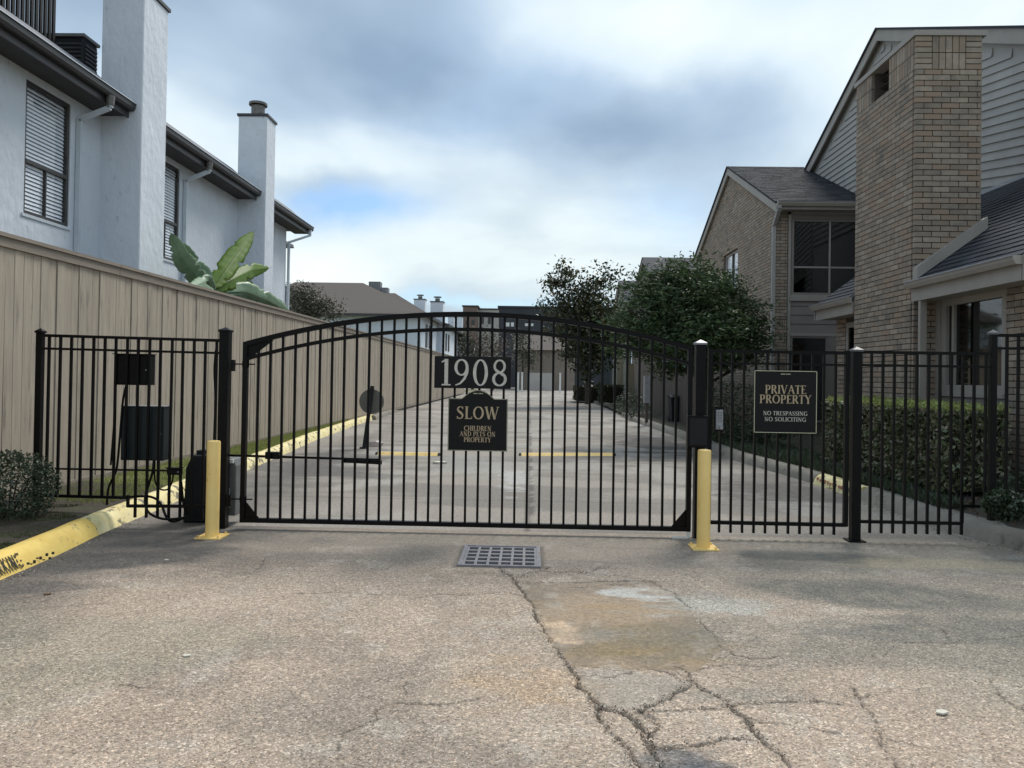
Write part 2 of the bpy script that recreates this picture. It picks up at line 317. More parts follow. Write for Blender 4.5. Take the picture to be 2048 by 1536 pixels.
# ------------------------------------------------------------------ numpy noise
def vnoise(x, y, seed=0):
    r = np.random.default_rng(seed); T = r.random((256, 256)); xi = np.floor(x).astype(int); yi = np.floor(y).astype(int)
    fx = x-xi; fy = y-yi; fx = fx*fx*(3-2*fx); fy = fy*fy*(3-2*fy); g = lambda a, b: T[a % 256, b % 256]
    return (g(xi, yi)*(1-fx)+g(xi+1, yi)*fx)*(1-fy)+(g(xi, yi+1)*(1-fx)+g(xi+1, yi+1)*fx)*fy
def fbm(x, y, sc, seed=0, o=4):
    s = 0; a = 0.5; t = 0
    for i in range(o): s = s+a*vnoise(x*sc*2**i+i*17.3, y*sc*2**i+i*9.1, seed+i); t += a; a *= 0.55
    return s/t
def sst(a, b, x): t = np.clip((x-a)/(b-a), 0, 1); return t*t*(3-2*t)
def seg_dist(X, Y, pts):
    D = np.full(X.shape, 9e9)
    for (x0, y0), (x1, y1) in zip(pts[:-1], pts[1:]):
        dx, dy = x1-x0, y1-y0; t = np.clip(((X-x0)*dx+(Y-y0)*dy)/(dx*dx+dy*dy+1e-12), 0, 1)
        D = np.minimum(D, np.hypot(X-x0-t*dx, Y-y0-t*dy))
    return D
def in_poly(X, Y, P):
    ins = np.zeros(X.shape, bool); n = len(P)
    for i in range(n):
        x0, y0 = P[i]; x1, y1 = P[(i+1) % n]
        c = ((y0 > Y) != (y1 > Y)) & (X < (x1-x0)*(Y-y0)/((y1-y0)+1e-12)+x0); ins ^= c
    return ins
G = lambda pts: [tuple(U(a, b, Z=0))[:2] for a, b in pts]
# ------------------------------------------------------------------ ground material (aggregate concrete)
def ground_mat(name, agg=1.0):
    m = bpy.data.materials.new(name); m.use_nodes = True; t = m.node_tree; t.nodes.clear()
    out = N(t, 'ShaderNodeOutputMaterial'); p = N(t, 'ShaderNodeBsdfPrincipled'); p.inputs['Roughness'].default_value = 0.85; p.inputs['Specular IOR Level'].default_value = 0.3
    at = N(t, 'ShaderNodeAttribute', attribute_name='tint'); g = N(t, 'ShaderNodeNewGeometry')
    vo = N(t, 'ShaderNodeTexVoronoi', inp={'Scale': 128.0, 'Randomness': 1.0}); L(t, g.outputs['Position'], vo.inputs[0])
    sv = N(t, 'ShaderNodeSeparateColor'); L(t, vo.outputs['Color'], sv.inputs[0])
    v = ramp(t, sv.outputs[0], [(0.0, 0.42), (0.16, 0.72), (0.5, 1.0), (0.84, 1.15), (0.97, 1.8)])
    nz = N(t, 'ShaderNodeTexNoise', inp={'Scale': 30.0, 'Detail': 6, 'Roughness': 0.75}); L(t, g.outputs['Position'], nz.inputs[0])
    v2 = ramp(t, nz.outputs[0], [(0.3, 0.66), (0.7, 1.3)])
    peb = mixc(t, ramp(t, sv.outputs[1], [(0.5, 0.0), (1.0, 0.55)]), (1, 1, 1), (1.16, 0.98, 0.84))
    k = mathn(t, 'MULTIPLY', at.outputs['Alpha'], agg)
    c = mixc(t, k, at.outputs['Color'], mixc(t, 1.0, mixc(t, 1.0, at.outputs['Color'], v, 'MULTIPLY'), peb, 'MULTIPLY'))
    c = mixc(t, 1.0, c, v2, 'MULTIPLY'); L(t, c, p.inputs['Base Color'])
    h = mathn(t, 'ADD', mathn(t, 'MULTIPLY', vo.outputs['Distance'], -0.6), mathn(t, 'MULTIPLY', nz.outputs[0], 0.8))
    b = N(t, 'ShaderNodeBump', inp={'Strength': 0.8, 'Distance': 0.006}); L(t, h, b.inputs['Height']); L(t, b.outputs[0], p.inputs['Normal'])
    L(t, p.outputs[0], out.inputs[0]); return m
M_ground = ground_mat('aggregate_concrete'); 
def grid(name, xs, ys, fn, mat, kind='structure'):
    X, Y = np.meshgrid(xs, ys); Zc, C, A = fn(X, Y); nx, ny = len(xs), len(ys)
    V = np.stack([X, Y, Zc], -1).reshape(-1, 3); i = np.arange(nx-1)[None, :]+np.arange(ny-1)[:, None]*nx; i = i.ravel()
    Q = np.stack([i, i+1, i+1+nx, i+nx], 1); me = npmesh(name, V, Q, mat)
    ca = me.color_attributes.new('tint', 'FLOAT_COLOR', 'POINT'); ca.data.foreach_set('color', np.concatenate([C, A[..., None]], -1).reshape(-1).astype(np.float32))
    me.polygons.foreach_set('use_smooth', np.ones(len(Q), bool)); return link(name, me, kind=kind)
CRACKS = [  # (pixel polyline measured in the photograph, half width m, depth m)
 ([(1000,1135),(1012,1145),(1030,1165),(1060,1200),(1078,1240),(1105,1285),(1135,1330),(1160,1370),(1185,1410),(1215,1455),(1250,1500),(1275,1545)], .012, .02),
 ([(1035,1164),(1150,1164),(1300,1161),(1345,1185),(1380,1215)], .005, .008),
 ([(830,1196),(870,1189),(960,1188),(1010,1184),(1045,1190)], .006, .012),
 ([(1040,1156),(1055,1146),(1085,1141),(1110,1145),(1150,1143),(1175,1146),(1200,1135)], .006, .012),
 ([(1175,1146),(1250,1153)], .004, .008), ([(1085,1140),(1098,1133)], .006, .01),
 ([(1355,1330),(1380,1352),(1400,1375),(1440,1395),(1480,1430),(1510,1465),(1545,1495),(1590,1545)], .008, .016),
 ([(1380,1366),(1330,1400),(1300,1412),(1280,1420)], .012, .012),
 ([(1195,1412),(1215,1417),(1250,1425),(1290,1460),(1300,1500),(1325,1545)], .013, .018),
 ([(1250,1425),(1330,1422),(1400,1418),(1470,1410),(1560,1403),(1640,1400),(1700,1412)], .006, .013),
 ([(1145,1338),(1175,1332),(1230,1340),(1300,1338),(1380,1352)], .004, .006),
 ([(1155,1356),(1230,1350),(1275,1342)], .003, .006), ([(1300,1338),(1370,1358),(1385,1365)], .004, .006),
 ([(1480,1430),(1520,1446),(1575,1450)], .005, .01), ([(1610,1452),(1650,1460),(1680,1462)], .005, .01),
 ([(1710,1375),(1722,1400),(1745,1430),(1755,1465),(1775,1478),(1840,1490)], .006, .013), ([(1757,1475),(1765,1500),(1790,1545)], .006, .012),
 ([(1720,1398),(1745,1388)], .003, .008), ([(1975,1355),(2005,1400),(2048,1420),(2080,1430)], .005, .012),
 ([(672,1503),(690,1468),(750,1438),(770,1412),(800,1405),(880,1412),(960,1398)], .0045, .010), ([(820,1390),(805,1360),(800,1350)], .002, .005),
 ([(590,1188),(660,1185),(700,1186),(760,1190),(820,1190)], .0035, .007), ([(1400,1235),(1440,1290),(1475,1310)], .006, .006),
 ([(1475,1310),(1500,1318),(1560,1312)], .004, .006), ([(230,1372),(305,1376)], .004, .006), ([(512,1142),(522,1130),(538,1112)], .004, .008),
 ([(1800,1284),(1900,1284),(2048,1272)], .003, .008), ([(1880,1255),(1900,1280)], .003, .008), ([(1310,1500),(1400,1490),(1440,1478),(1510,1480)], .009, .012),
 ([(0,1222),(110,1215),(210,1207)], .002, .005), ([(1130,1175),(1320,1163)], .002, .003), ([(1395,1335),(1480,1330),(1560,1332)], .002, .004),
 ([(1280,1420),(1310,1450),(1290,1480),(1310,1500)], .008, .010)]
GR = (U(910,1134,Z=0), U(1080,1090,Z=0)); 
gx0, gx1, gy0, gy1 = U(914,1134,Z=0).x, U(1082,1134,Z=0).x, U(1000,1134,Z=0).y, U(1000,1093,Z=0).y
# road frame helper for stains and other soft patches
def blob(X, Y, px, py, rx, ry, ang=0, seed=0, k=1.0):
    c = U(px, py, Z=0); dx, dy = X-c.x, Y-c.y; a = R(ang); u = (dx*math.cos(a)+dy*math.sin(a))/rx; v = (-dx*math.sin(a)+dy*math.cos(a))/ry
    d = np.hypot(u, v)+(fbm(X, Y*1.8, 1.2/max(rx, .25), seed, 5)-.5)*k*2.2; return (1-sst(0.45, 1.2, d))*(.6+.8*np.clip(fbm(X, Y, 9, seed+5, 3), .2, .8))
def base_tint(X, Y):
    n = fbm(X, Y, 0.6, 3, 5)[..., None]; n2 = fbm(X, Y, 2.5, 11, 4)[..., None]
    c = np.array([0.405, 0.318, 0.25])*(1-n)+np.array([0.32, 0.272, 0.222])*n; c = c*(0.80+0.40*n2); return c
def lerp(c, m, col): m = m[..., None]; return c*(1-m)+np.array(col)*m
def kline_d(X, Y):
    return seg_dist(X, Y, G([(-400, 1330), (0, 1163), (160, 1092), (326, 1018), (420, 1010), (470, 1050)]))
def front(X, Y):
    wx = (fbm(X, Y, 9, 21, 4)-.5)*.07; wy = (fbm(X, Y, 9, 31, 4)-.5)*.07
    wx += (fbm(X, Y, 45, 24, 2)-.5)*.022; wy += (fbm(X, Y, 45, 34, 2)-.5)*.022
    z = (fbm(X, Y, 0.5, 5, 3)-.5)*.012*sst(7.3, 6.6, Y); c = base_tint(X, Y); a = np.ones(X.shape)
    patch = in_poly(X+wx, Y+wy, G([(1038,1165),(1310,1162),(1355,1190),(1400,1245),(1445,1300),(1395,1340),(1150,1336),(1100,1280),(1075,1230)])).astype(float)
    n = fbm(X, Y, 3, 55, 4)
    c = lerp(c, patch*(.6+.5*fbm(X, Y, 1.6, 57, 4)).clip(0, 1), (0.29, 0.22, 0.15)); c = lerp(c, patch*sst(.42, .62, n)*.6, (0.17, 0.14, 0.11)); c = lerp(c, patch*sst(.45, .62, fbm(X*.5, Y*2, 2.5, 58, 4))*.3, (0.33, 0.24, 0.15)); a = a*(1-patch*.65); z -= patch*.004
    c = lerp(c, blob(X, Y, 1265, 1190, .26, .16, 0, 61)*1.0, (0.46, 0.46, 0.44)); c = lerp(c, blob(X, Y, 1340, 1222, .3, .12, 0, 62)*.5, (0.33, 0.32, 0.29))
    c = lerp(c, blob(X, Y, 1125, 1262, .16, .16, 0, 63)*.9, (0.58, 0.43, 0.30)); c = lerp(c, blob(X, Y, 1050, 1370, .38, .3, 0, 64)*.5, (0.38, 0.27, 0.17))
    c = lerp(c, blob(X, Y, 1240, 1215, .4, .05, -8, 65)*.5, (0.33, 0.22, 0.12)); c = lerp(c, blob(X, Y, 1300, 1280, .45, .3, 0, 66)*.7, (0.24, 0.175, 0.085))
    pale = in_poly(X+wx, Y+wy, G([(1150,1340),(1250,1340),(1385,1362),(1330,1400),(1275,1418),(1195,1412)])).astype(float); c = lerp(c, pale*.5, (0.27, 0.25, 0.22)); a *= 1-pale*.3
    c = lerp(c, blob(X, Y, 1430, 1205, .35, .22, 0, 67, .8)*.8, (0.36, 0.36, 0.33))
    c = lerp(c, sst(1.2, 3.4, X+.5*(fbm(X, Y, .8, 95, 4)-.5)*4)*.6, (0.235, 0.228, 0.19)); c = lerp(c, sst(4.6, 6.2, Y+1.2*(fbm(X, Y, .7, 96, 4)-.5))*.55, (0.225, 0.20, 0.175))
    c = lerp(c, sst(.56, .68, fbm(X, Y, 1.7, 97, 5))*.35, (0.17, 0.15, 0.13)); c = lerp(c, sst(.60, .72, fbm(X, Y, 5, 98, 4))*.35, (0.42, 0.38, 0.33))
    # dark zones by the left kerb, dark bands at right, smaller tinted patches
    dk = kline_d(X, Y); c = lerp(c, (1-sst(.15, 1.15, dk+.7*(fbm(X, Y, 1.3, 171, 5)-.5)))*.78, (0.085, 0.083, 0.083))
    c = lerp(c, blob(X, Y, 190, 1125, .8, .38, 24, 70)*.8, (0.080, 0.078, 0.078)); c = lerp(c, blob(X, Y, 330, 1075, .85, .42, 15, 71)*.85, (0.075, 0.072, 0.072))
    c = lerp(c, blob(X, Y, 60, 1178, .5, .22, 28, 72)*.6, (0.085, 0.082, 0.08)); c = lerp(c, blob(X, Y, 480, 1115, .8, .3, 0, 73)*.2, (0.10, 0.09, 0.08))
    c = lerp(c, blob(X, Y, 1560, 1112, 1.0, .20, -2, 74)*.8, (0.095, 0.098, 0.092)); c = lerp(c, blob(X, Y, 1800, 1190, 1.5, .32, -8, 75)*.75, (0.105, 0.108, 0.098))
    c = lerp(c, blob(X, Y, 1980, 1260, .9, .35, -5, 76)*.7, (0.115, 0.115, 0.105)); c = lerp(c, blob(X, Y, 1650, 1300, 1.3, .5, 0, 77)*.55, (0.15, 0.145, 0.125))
    c = lerp(c, blob(X, Y, 1900, 1130, 1.1, .22, -6, 78)*.6, (0.36, 0.31, 0.22)); c = lerp(c, blob(X, Y, 1000, 1080, 2.2, .18, 0, 79)*.35, (0.25, 0.225, 0.185))
    c = lerp(c, blob(X, Y, 960, 1146, .42, .12, 0, 80)*.5, (0.21, 0.17, 0.14)); c = lerp(c, blob(X, Y, 100, 1300, 1.0, .9, 0, 81)*.35, (0.25, 0.245, 0.19))
    c = lerp(c, blob(X, Y, 1700, 1085, 1.6, .1, 0, 82)*.4, (0.29, 0.245, 0.18)); c = lerp(c, blob(X, Y, 1370, 1530, .18, .12, 0, 83)*.8, (0.10, 0.105, 0.115))
    st = sst(.55, .7, fbm(X*.35, Y*2.2, 3.0, 90, 4))*sst(5.0, 5.8, Y); c = lerp(c, st*.22, (0.14, 0.13, 0.12))
    a *= 1-.6*sst(5.6, 6.6, Y)
    wn = 0.08+2.2*np.clip(fbm(X, Y, 7, 41, 4)-.28, 0, 1)
    for pts, hw, dp in CRACKS:
        P = G(pts); xs_ = [p[0] for p in P]; ys_ = [p[1] for p in P]
        bx = (X > min(xs_)-.2) & (X < max(xs_)+.2) & (Y > min(ys_)-.2) & (Y < max(ys_)+.2)
        if not bx.any(): continue
        d = seg_dist(X[bx]+wx[bx], Y[bx]+wy[bx], P); w = hw*.8*wn[bx]; m = 1-sst(w*.45, w*1.0+.0045, d)
        z[bx] -= dp*m; cc = c[bx]; cc = lerp(cc, np.clip(m*.92, 0, 1), (0.035, 0.029, 0.023)); hal = (1-sst(0, hw*4+.01, d))*.32*np.clip(2*fbm(X[bx], Y[bx], 12, 45, 3)-.4, 0, 1); cc = lerp(cc, hal, (0.13, 0.11, 0.09)); c[bx] = cc; a[bx] *= 1-m*.8
    hole = (X > gx0+.02) & (X < gx1-.02) & (Y > gy0+.02) & (Y < gy1-.02); z[hole] = -.35; c[hole] = (.02, .018, .016)
    ed = np.maximum(np.maximum(gx0-X, X-gx1), np.maximum(gy0-Y, Y-gy1)); e = (1-sst(.02, .07, ed+.03*fbm(X, Y, 20, 3, 2)))*(ed > -.01); c = lerp(c, e*.6, (.06, .052, .045))
    return z, c, a
xs = np.unique(np.concatenate([np.linspace(-9, -4.4, 12), np.arange(-4.4, 4.9, .009), np.linspace(4.9, 9, 10)]))
ys = np.unique(np.concatenate([np.linspace(-6, 2.75, 14), np.arange(2.75, 4.6, .0085), np.arange(4.6, 7.3, .012), [7.3]]))
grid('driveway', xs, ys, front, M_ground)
def road(X, Y):
    z = np.zeros(X.shape); c = lerp(base_tint(X, Y), np.full(X.shape, .75), (0.25, 0.237, 0.218)); a = np.ones(X.shape)*.4
    wx = (fbm(X, Y, 5, 21, 3)-.5)*.06
    c = lerp(c, sst(.42, .62, fbm(X*.5, Y*1.4, .8, 93, 4))*.6, (0.14, 0.13, 0.12)); c = lerp(c, sst(.52, .66, fbm(X*.8, Y*.5, 1.1, 94, 4))*.5, (0.38, 0.36, 0.33))
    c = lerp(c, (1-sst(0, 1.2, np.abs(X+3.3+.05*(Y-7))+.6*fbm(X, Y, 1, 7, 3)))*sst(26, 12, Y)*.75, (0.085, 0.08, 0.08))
    c = lerp(c, blob(X, Y, 630, 930, 1.2, 2.2, 0, 101)*.7, (0.085, 0.08, 0.08)); c = lerp(c, blob(X, Y, 1530, 985, 1.1, 1.1, 0, 102)*.75, (0.085, 0.08, 0.078))
    c = lerp(c, blob(X, Y, 1310, 890, .9, 3, 0, 103)*.8, (0.08, 0.076, 0.076)); c = lerp(c, blob(X, Y, 1028, 960, .22, 1.2, 0, 104)*.8, (0.40, 0.40, 0.39))
    c = lerp(c, blob(X, Y, 950, 925, .8, 1.4, 0, 105)*.6, (0.29, 0.285, 0.27)); c = lerp(c, blob(X, Y, 1500, 1035, 1.6, .15, 0, 106)*.6, (0.30, 0.24, 0.19))
    for yj, w in ((9.1, .02), (13.4, .03), (17.8, .03), (22.4, .04), (27, .05), (33, .07), (40, .1), (48, .12)):
        c = lerp(c, (np.abs(Y-yj+wx) < w)*.5, (0.09, 0.08, 0.07))
    cl = (np.abs(X-0.02-.5*wx) < .03); c = lerp(c, cl*.7, (0.06, 0.052, 0.045)); z -= cl*.01*sst(7.3, 7.6, Y)
    return z, c, a
xs2 = np.unique(np.concatenate([np.linspace(-9, -5.4, 6), np.arange(-5.4, 5.4, .05), np.linspace(5.4, 12, 8)]))
ys2 = np.unique(np.concatenate([np.arange(7.3, 14, .04), np.arange(14, 30, .1), np.arange(30, 120, 1.0)]))
grid('road', xs2, ys2, road, M_ground)
MB().sheet([[(-400, -200, -.12), (400, -200, -.12)], [(-400, 800, -.12), (400, 800, -.12)]]).build('ground', M_lawn, kind='structure')
# ------------------------------------------------------------------ kerbs and verges
def kerb(name, pts, side, mat, h=.15, w=.17, batter=.05):
    """pts: road-side foot line (x,y); side -1: body to the left"""
    m = MB(); rows = []
    prof = [(0, -.02), (batter*.5, h*.6), (batter, h-.02), (batter+.03, h), (w, h), (w+.03, h-.03), (w+.03, -.1)]
    P = []
    for (a, b) in zip(pts[:-1], pts[1:]):
        n = max(2, int(math.hypot(b[0]-a[0], b[1]-a[1])/.25)); P += [(a[0]+(b[0]-a[0])*i/n, a[1]+(b[1]-a[1])*i/n) for i in range(n)]
    P.append(pts[-1]); P2 = []
    for i in range(len(P)):
        s = P[max(0, i-2):i+3]; P2.append((sum(p[0] for p in s)/len(s), sum(p[1] for p in s)/len(s)) if 1 < i < len(P)-2 else P[i])
    for i, (x, y) in enumerate(P2):
        j = random.uniform(-.006, .006); rows.append([(x+side*o+j, y, z+(random.uniform(-.004, .004) if z > 0 else 0)) for o, z in prof])
    m.sheet(rows); m.f += [tuple(range(len(prof)-1, -1, -1)), tuple((len(rows)-1)*len(prof)+i for i in range(len(prof)))]
    if side > 0: m.f = [tuple(reversed(f)) for f in m.f]
    o = m.build(name, mat); smooth_angle(o, 50); return o
KL = G([(-170,1235),(0,1163),(52,1140),(160,1092),(199,1071)]); KL2 = G([(199,1071),(267,1040),(326,1018),(375,993)]); KL3 = G([(375,993),(496,941),(566,910),(636,879),(714,850),(752,838)])
kr = MB(); 
kl = thing('kerb', 'painted yellow kerb along the left fence bed, running under the fence panel', 'kerb', (KL[2][0], KL[2][1], 0)); 
def kpart(pts, side, mat, parent, label=None, **k):
    o = kerb('kerb_stone', pts, side, mat, **k); w = wloc(parent); o.data.transform(Matrix.Translation(-w)); o.parent = parent
    if label: o['label'] = label
    return o
def split(a, b, g=.008):
    d = math.hypot(b[0]-a[0], b[1]-a[1]); return (b[0]-(b[0]-a[0])*g/d, b[1]-(b[1]-a[1])*g/d)
KL[-1] = split(KL[-2], KL[-1]); kpart(KL, -1, M_kerby, kl, 'bright yellow kerb stone with black stencil marks', w=.2, batter=.09)
KL2[-1] = split(KL2[-2], KL2[-1]); kpart(KL2, -1, M_kerbw, kl, 'worn yellow kerb stone under the fence panel', w=.2, batter=.09)
kpart(KL3, -1, M_kerbw, kl, 'worn pale yellow kerb stone beyond the gate', w=.2, batter=.07)
KL4 = G([(753,840),(800,822),(881,799),(960,782)]); kpart(KL4, -1, M_kerbg, kl, 'bare grey kerb stone further up the road')
krt = thing('kerb', 'weathered grey concrete kerb edging the planted bed on the right', 'kerb', (4.3, 7.5, 0))
RA = G([(2250,1155),(2048,1106),(1930,1076),(1850,1049),(1760,1015),(1712,997)]); RB = G([(1710,996),(1688,990),(1625,968)]); RC = G([(1624,967),(1515,935),(1463,920),(1368,880),(1299,855),(1262,842),(1240,833)])
kpart(RA, 1, M_kerbg, krt, 'wide stained grey kerb stone by the fence end', w=.34, batter=.12); kpart(RB, 1, M_kerbw, krt, 'kerb stone with worn cream paint and reddish marks', w=.2, batter=.08); kpart(RC, 1, M_kerbg, krt, w=.26, batter=.08)
def verge(name, line, x_out, mat, z0=.14, z1=.2, side=-1, off=.21):
    rows = []
    for (x, y) in line:
        x0 = x+side*off; rows.append([(x0+(x_out-x0)*t, y, z0+(z1-z0)*min(1, t*1.5)+random.uniform(-.012, .012)) for t in (0, .08, .2, .35, .5, .75, 1)])
    m = MB().sheet(rows)
    if side < 0: m.f = [tuple(reversed(f)) for f in m.f]
    m.f = [tuple(f) for f in m.f]; o = m.build(name, mat, kind='structure'); o.data.polygons.foreach_set('use_smooth', [True]*len(o.data.polygons)); return o
def dens(line, s=.4):
    o = []
    for a, b in zip(line[:-1], line[1:]):
        n = max(1, int(math.hypot(b[0]-a[0], b[1]-a[1])/s)); o += [(a[0]+(b[0]-a[0])*i/n, a[1]+(b[1]-a[1])*i/n) for i in range(n)]
    return o+[line[-1]]
LL = dens(KL+KL2[1:]); verge('garden_bed', LL+[KL3[0]], -6.2, M_soil, .13, .17)
LG = dens(KL3+KL4[1:]); verge('grass_verge', LG, -6.2, M_lawn, .13, .15)
RR = dens(RA+RB[1:]+RC[1:]); verge('planting_bed', RR, 9.0, M_soil, .14, .26, 1)
RD = dens([RC[-1], (3.6, 36), (4.2, 70)], 2); verge('far_bed', RD, 9.0, M_soil, .1, .15, 1)
def kline_x(line, y):
    for a, b in zip(line[:-1], line[1:]):
        if min(a[1], b[1]) <= y <= max(a[1], b[1]): return a[0]+(b[0]-a[0])*(y-a[1])/(b[1]-a[1]+1e-9)
    return line[0][0] if y < line[0][1] else line[-1][0]
# grass blades on the left verge and moss on the bed
def blades(name, C, h, w, mat, lean=.4, kind='stuff', off=(0, 0, 0)):
    n = len(C); a = rng.uniform(0, 2*np.pi, n); hh = h*rng.uniform(.5, 1.2, n); d = np.stack([np.cos(a), np.sin(a), 0*a], 1)
    l = rng.uniform(-lean, lean, (n, 2)); tip = C+np.stack([l[:, 0]*hh, l[:, 1]*hh, hh], 1); V = np.stack([C-d*w/2, C+d*w/2, tip], 1).reshape(-1, 3)
    return link(name, npmesh(name, V-np.array(off), np.arange(3*n).reshape(n, 3), mat), None, off, kind=kind)
pts = []
while len(pts) < 26000:
    y = random.uniform(7.6, 22); x = kline_x(KL3, y); xx = random.uniform(-5.36, x-.2); pts.append((xx, y, .13))
blades('grass', np.array(pts), .055, .009, M_grass)
pts = []
while len(pts) < 7000:
    y = random.uniform(5.2, 7.5); x = kline_x(KL+KL2[1:], y); xx = random.uniform(-5.3, x-.22)
    if math.sin(xx*7+y*3)+math.sin(y*9-xx*2) > .3: pts.append((xx, y, .13))
blades('moss', np.array(pts), .025, .008, pmat('moss_green', (0.07, 0.085, 0.025), (0.05, 0.06, 0.02), island=.4))
# ------------------------------------------------------------------ left wooden fence
XF = -5.37; ZT = 2.86
fn = thing('wooden_fence', 'long tall weathered tan plank fence with a cap rail along the left side', 'fence', (XF, 8, .12))
plank = MB().box((-.011, -.068, 0), (.011, .068, 2.66)).mesh('plank', M_wood); plankn = MB().box((-.011, -.045, 0), (.011, .045, 2.66)).mesh('plank', M_wood)
far = MB(); y = 4.2; k = 0
while y < 62:
    w = .136 if random.random() < .8 else .09; yc = y+w/2; lean = random.gauss(0, .0025); dx = random.uniform(0, .012)
    if y < 22:
        o = link('plank', plank if w > .1 else plankn, fn, (XF-dx, yc, .13)); o.rotation_euler = (lean, random.uniform(-.003, .001), 0); k += 1
    else: far.box((XF-.011-dx, y, .13), (XF+.011-dx, y+w, 2.83))
    y += w+random.choice((.001, .002, .003, .005, .012, .02))
far.build('plank', M_wood, fn, kind='stuff')
for a, b in ((4, 9.6), (9.61, 14.4), (14.41, 19.2), (19.21, 26), (26.01, 40), (40.01, 62)):
    MB().box((XF-.05, a, ZT-.02), (XF+.055, b, ZT+.02)).build('cap_board', M_woodcap, fn); MB().box((XF+.013, a, ZT-.12), (XF+.034, b, ZT-.021)).build('trim_board', M_woodcap, fn)
for z in (.5, 1.5, 2.5): MB().box((XF-.065, 4, z), (XF-.025, 62, z+.09)).build('back_rail', M_woodcap, fn)
MB().box((XF-.012, 7.3, .10), (XF+.016, 62, .20)).build('kick_board', M_woodcap, fn)
# ------------------------------------------------------------------ white townhouse (left)
XW = -7.46; ZE = 5.95
wt = thing('townhouse', 'white stucco two-storey townhouse with two tall square chimneys behind the plank fence', 'house', (XW, 12, 0))
def YX(px, X): return U(px, 500, X=X).y
w1 = (YX(45, XW), YX(136, XW), U(45, 425, X=XW).z, U(45, 152, X=XW).z); w2 = (YX(357, XW)-1.07, YX(357, XW), w1[2], w1[3])
wall_holes('X', XW-.25, XW, 0, 22.6, 0, ZE, [w1, w2]).build('wall', M_stucco, wt)
MB().box((-14, 22.35, 0), (XW-.25, 22.6, ZE)).box((-14, 0, 0), (XW-.25, .25, ZE)).box((-14.2, 0, 0), (-14, 22.6, ZE)).build('wall', M_stucco, wt)
def blind_window(parent, w, X, inward=-1):
    y0, y1, z0, z1 = w; fr = wall_holes('X', X-.085, X-.02, y0, y1, z0, z1, [(y0+.055, y1-.055, z0+.055, z1-.055)])
    win = fr.build('window', M_winframe, parent); zm = z0+(z1-z0)*.40
    MB().box((X-.08, y0+.055, zm-.03), (X-.015, y1-.055, zm+.03)).box((X-.075, (y0+y1)/2-.012, z0+.055), (X-.025, (y0+y1)/2+.012, zm-.03)).build('sash_bar', M_winframe, win)
    MB().box((X-.055, y0+.055, z0+.055), (X-.05, y1-.055, z1-.055)).build('pane', M_glass, win)
    MB().box((X-.245, y0, z0), (X-.24, y1, z1)).build('room_backing', M_room, win)
    sl = boxmesh('slat', .05, y1-y0-.12, .003, M_blind); n = int((z1-z0-.1)/.06)
    for i in range(n):
        o = link('slat', sl, win, (X-.075, (y0+y1)/2, z0+.08+i*.06)); o.rotation_euler = (0, R(66), 0)
    MB().box((X-.05, y0-.05, z0-.05), (X+.02, y1+.03, z0-.003)).build('sill', M_trimw, win)
    return win
blind_window(wt, w1, XW); blind_window(wt, w2, XW)
# chimneys
XC = -6.75; ch = [(12.73, 13.6, 8.12), (18.79, 19.45, U(530, 228, X=-6.75).z)]
for i, (a, b, zt) in enumerate(ch):
    c = MB().box((XW-.02, a, 0), (XC, b, zt)).build('chimney', M_stucco, wt, bevel=.02)
    MB().box((XW-.05, a-.03, zt), (XC+.03, b+.03, zt+.06)).build('cap', M_dkfascia, c)
    cx, cy = (XW+XC)/2, (a+b)/2
    f = MB(); f.tube([(cx, cy, zt+.06), (cx, cy, zt+.10), (cx, cy, zt+.12), (cx, cy, zt+.36)], [.20, .20, .17, .17], 20).tube([(cx, cy, zt+.38), (cx, cy, zt+.44), (cx, cy, zt+.46)], [.23, .23, .05], 20)
    o = f.build('flue', M_pipe, c); smooth_angle(o)
segs = [(0, ch[0][0]-.004), (ch[0][1]+.004, ch[1][0]-.004), (ch[1][1]+.004, 23.4)]
XG = -6.86
for a, b in segs:
    MB().box((XW+.002, a, ZE-.06), (XG-.14, b, ZE-.03)).build('soffit', M_soffit, wt)
    MB().box((XG-.139, a, ZE-.09), (XG-.115, b, ZE+.16)).build('fascia', M_dkfascia, wt)
    g = MB().prism([(XG-.11, a, ZE+.02), (XG-.03, a, ZE+.02), (XG, a, ZE+.06), (XG+.005, a, ZE+.13), (XG+.02, a, ZE+.135), (XG+.02, a, ZE+.15), (XG-.11, a, ZE+.15)], (0, b-a, 0)).build('gutter', M_dkfascia, wt)
    MB().box((XG+.021, a, ZE+.138), (XG+.026, b, ZE+.152)).build('gutter_lip', M_trimw, g)
    MB().prism([(XG-.10, a, ZE+.155), (XW-.15, a, ZE+.72), (XW-.15, a, ZE+.67), (XG-.16, a, ZE+.10)], (0, b-a, 0)).build('roof_skirt', M_skirt, wt)
MB().box((-14, 0, ZE+.5), (XW-.151, 23, ZE+.60)).build('flat_roof', M_shinglebr, wt)
def downspout(Y, last=False):
    zg = ZE+.04; xo = XG-.05
    p = [(xo, Y, zg), (xo, Y, zg-.20), (XW+.05, Y, zg-.40), (XW+.05, Y, .2)]
    m = MB(); [m.bar(p[i], p[i+1], .075, .055, up=(0, 1, 0)) for i in range(3)]
    o = m.build('downspout', M_trimw, wt); MB().tube([(xo, Y, zg-.01), (xo, Y, zg-.16)], [.075, .06], 12).build('outlet', M_pipe, o)
downspout(U(152, 300, X=XW).y); downspout(U(366, 420, X=XW).y); 
Yd = 22.66; m = MB(); m.bar((XG-.05, 23.2, ZE+.03), (XG-.05, 23.2, ZE-.14), .07).bar((XG-.05, 23.2, ZE-.14), (XW+.05, 22.7, ZE-.45), .07).bar((XW+.05, 22.7, ZE-.45), (XW+.05, 22.7, .2), .07); m.build('downspout', M_trimw, wt)

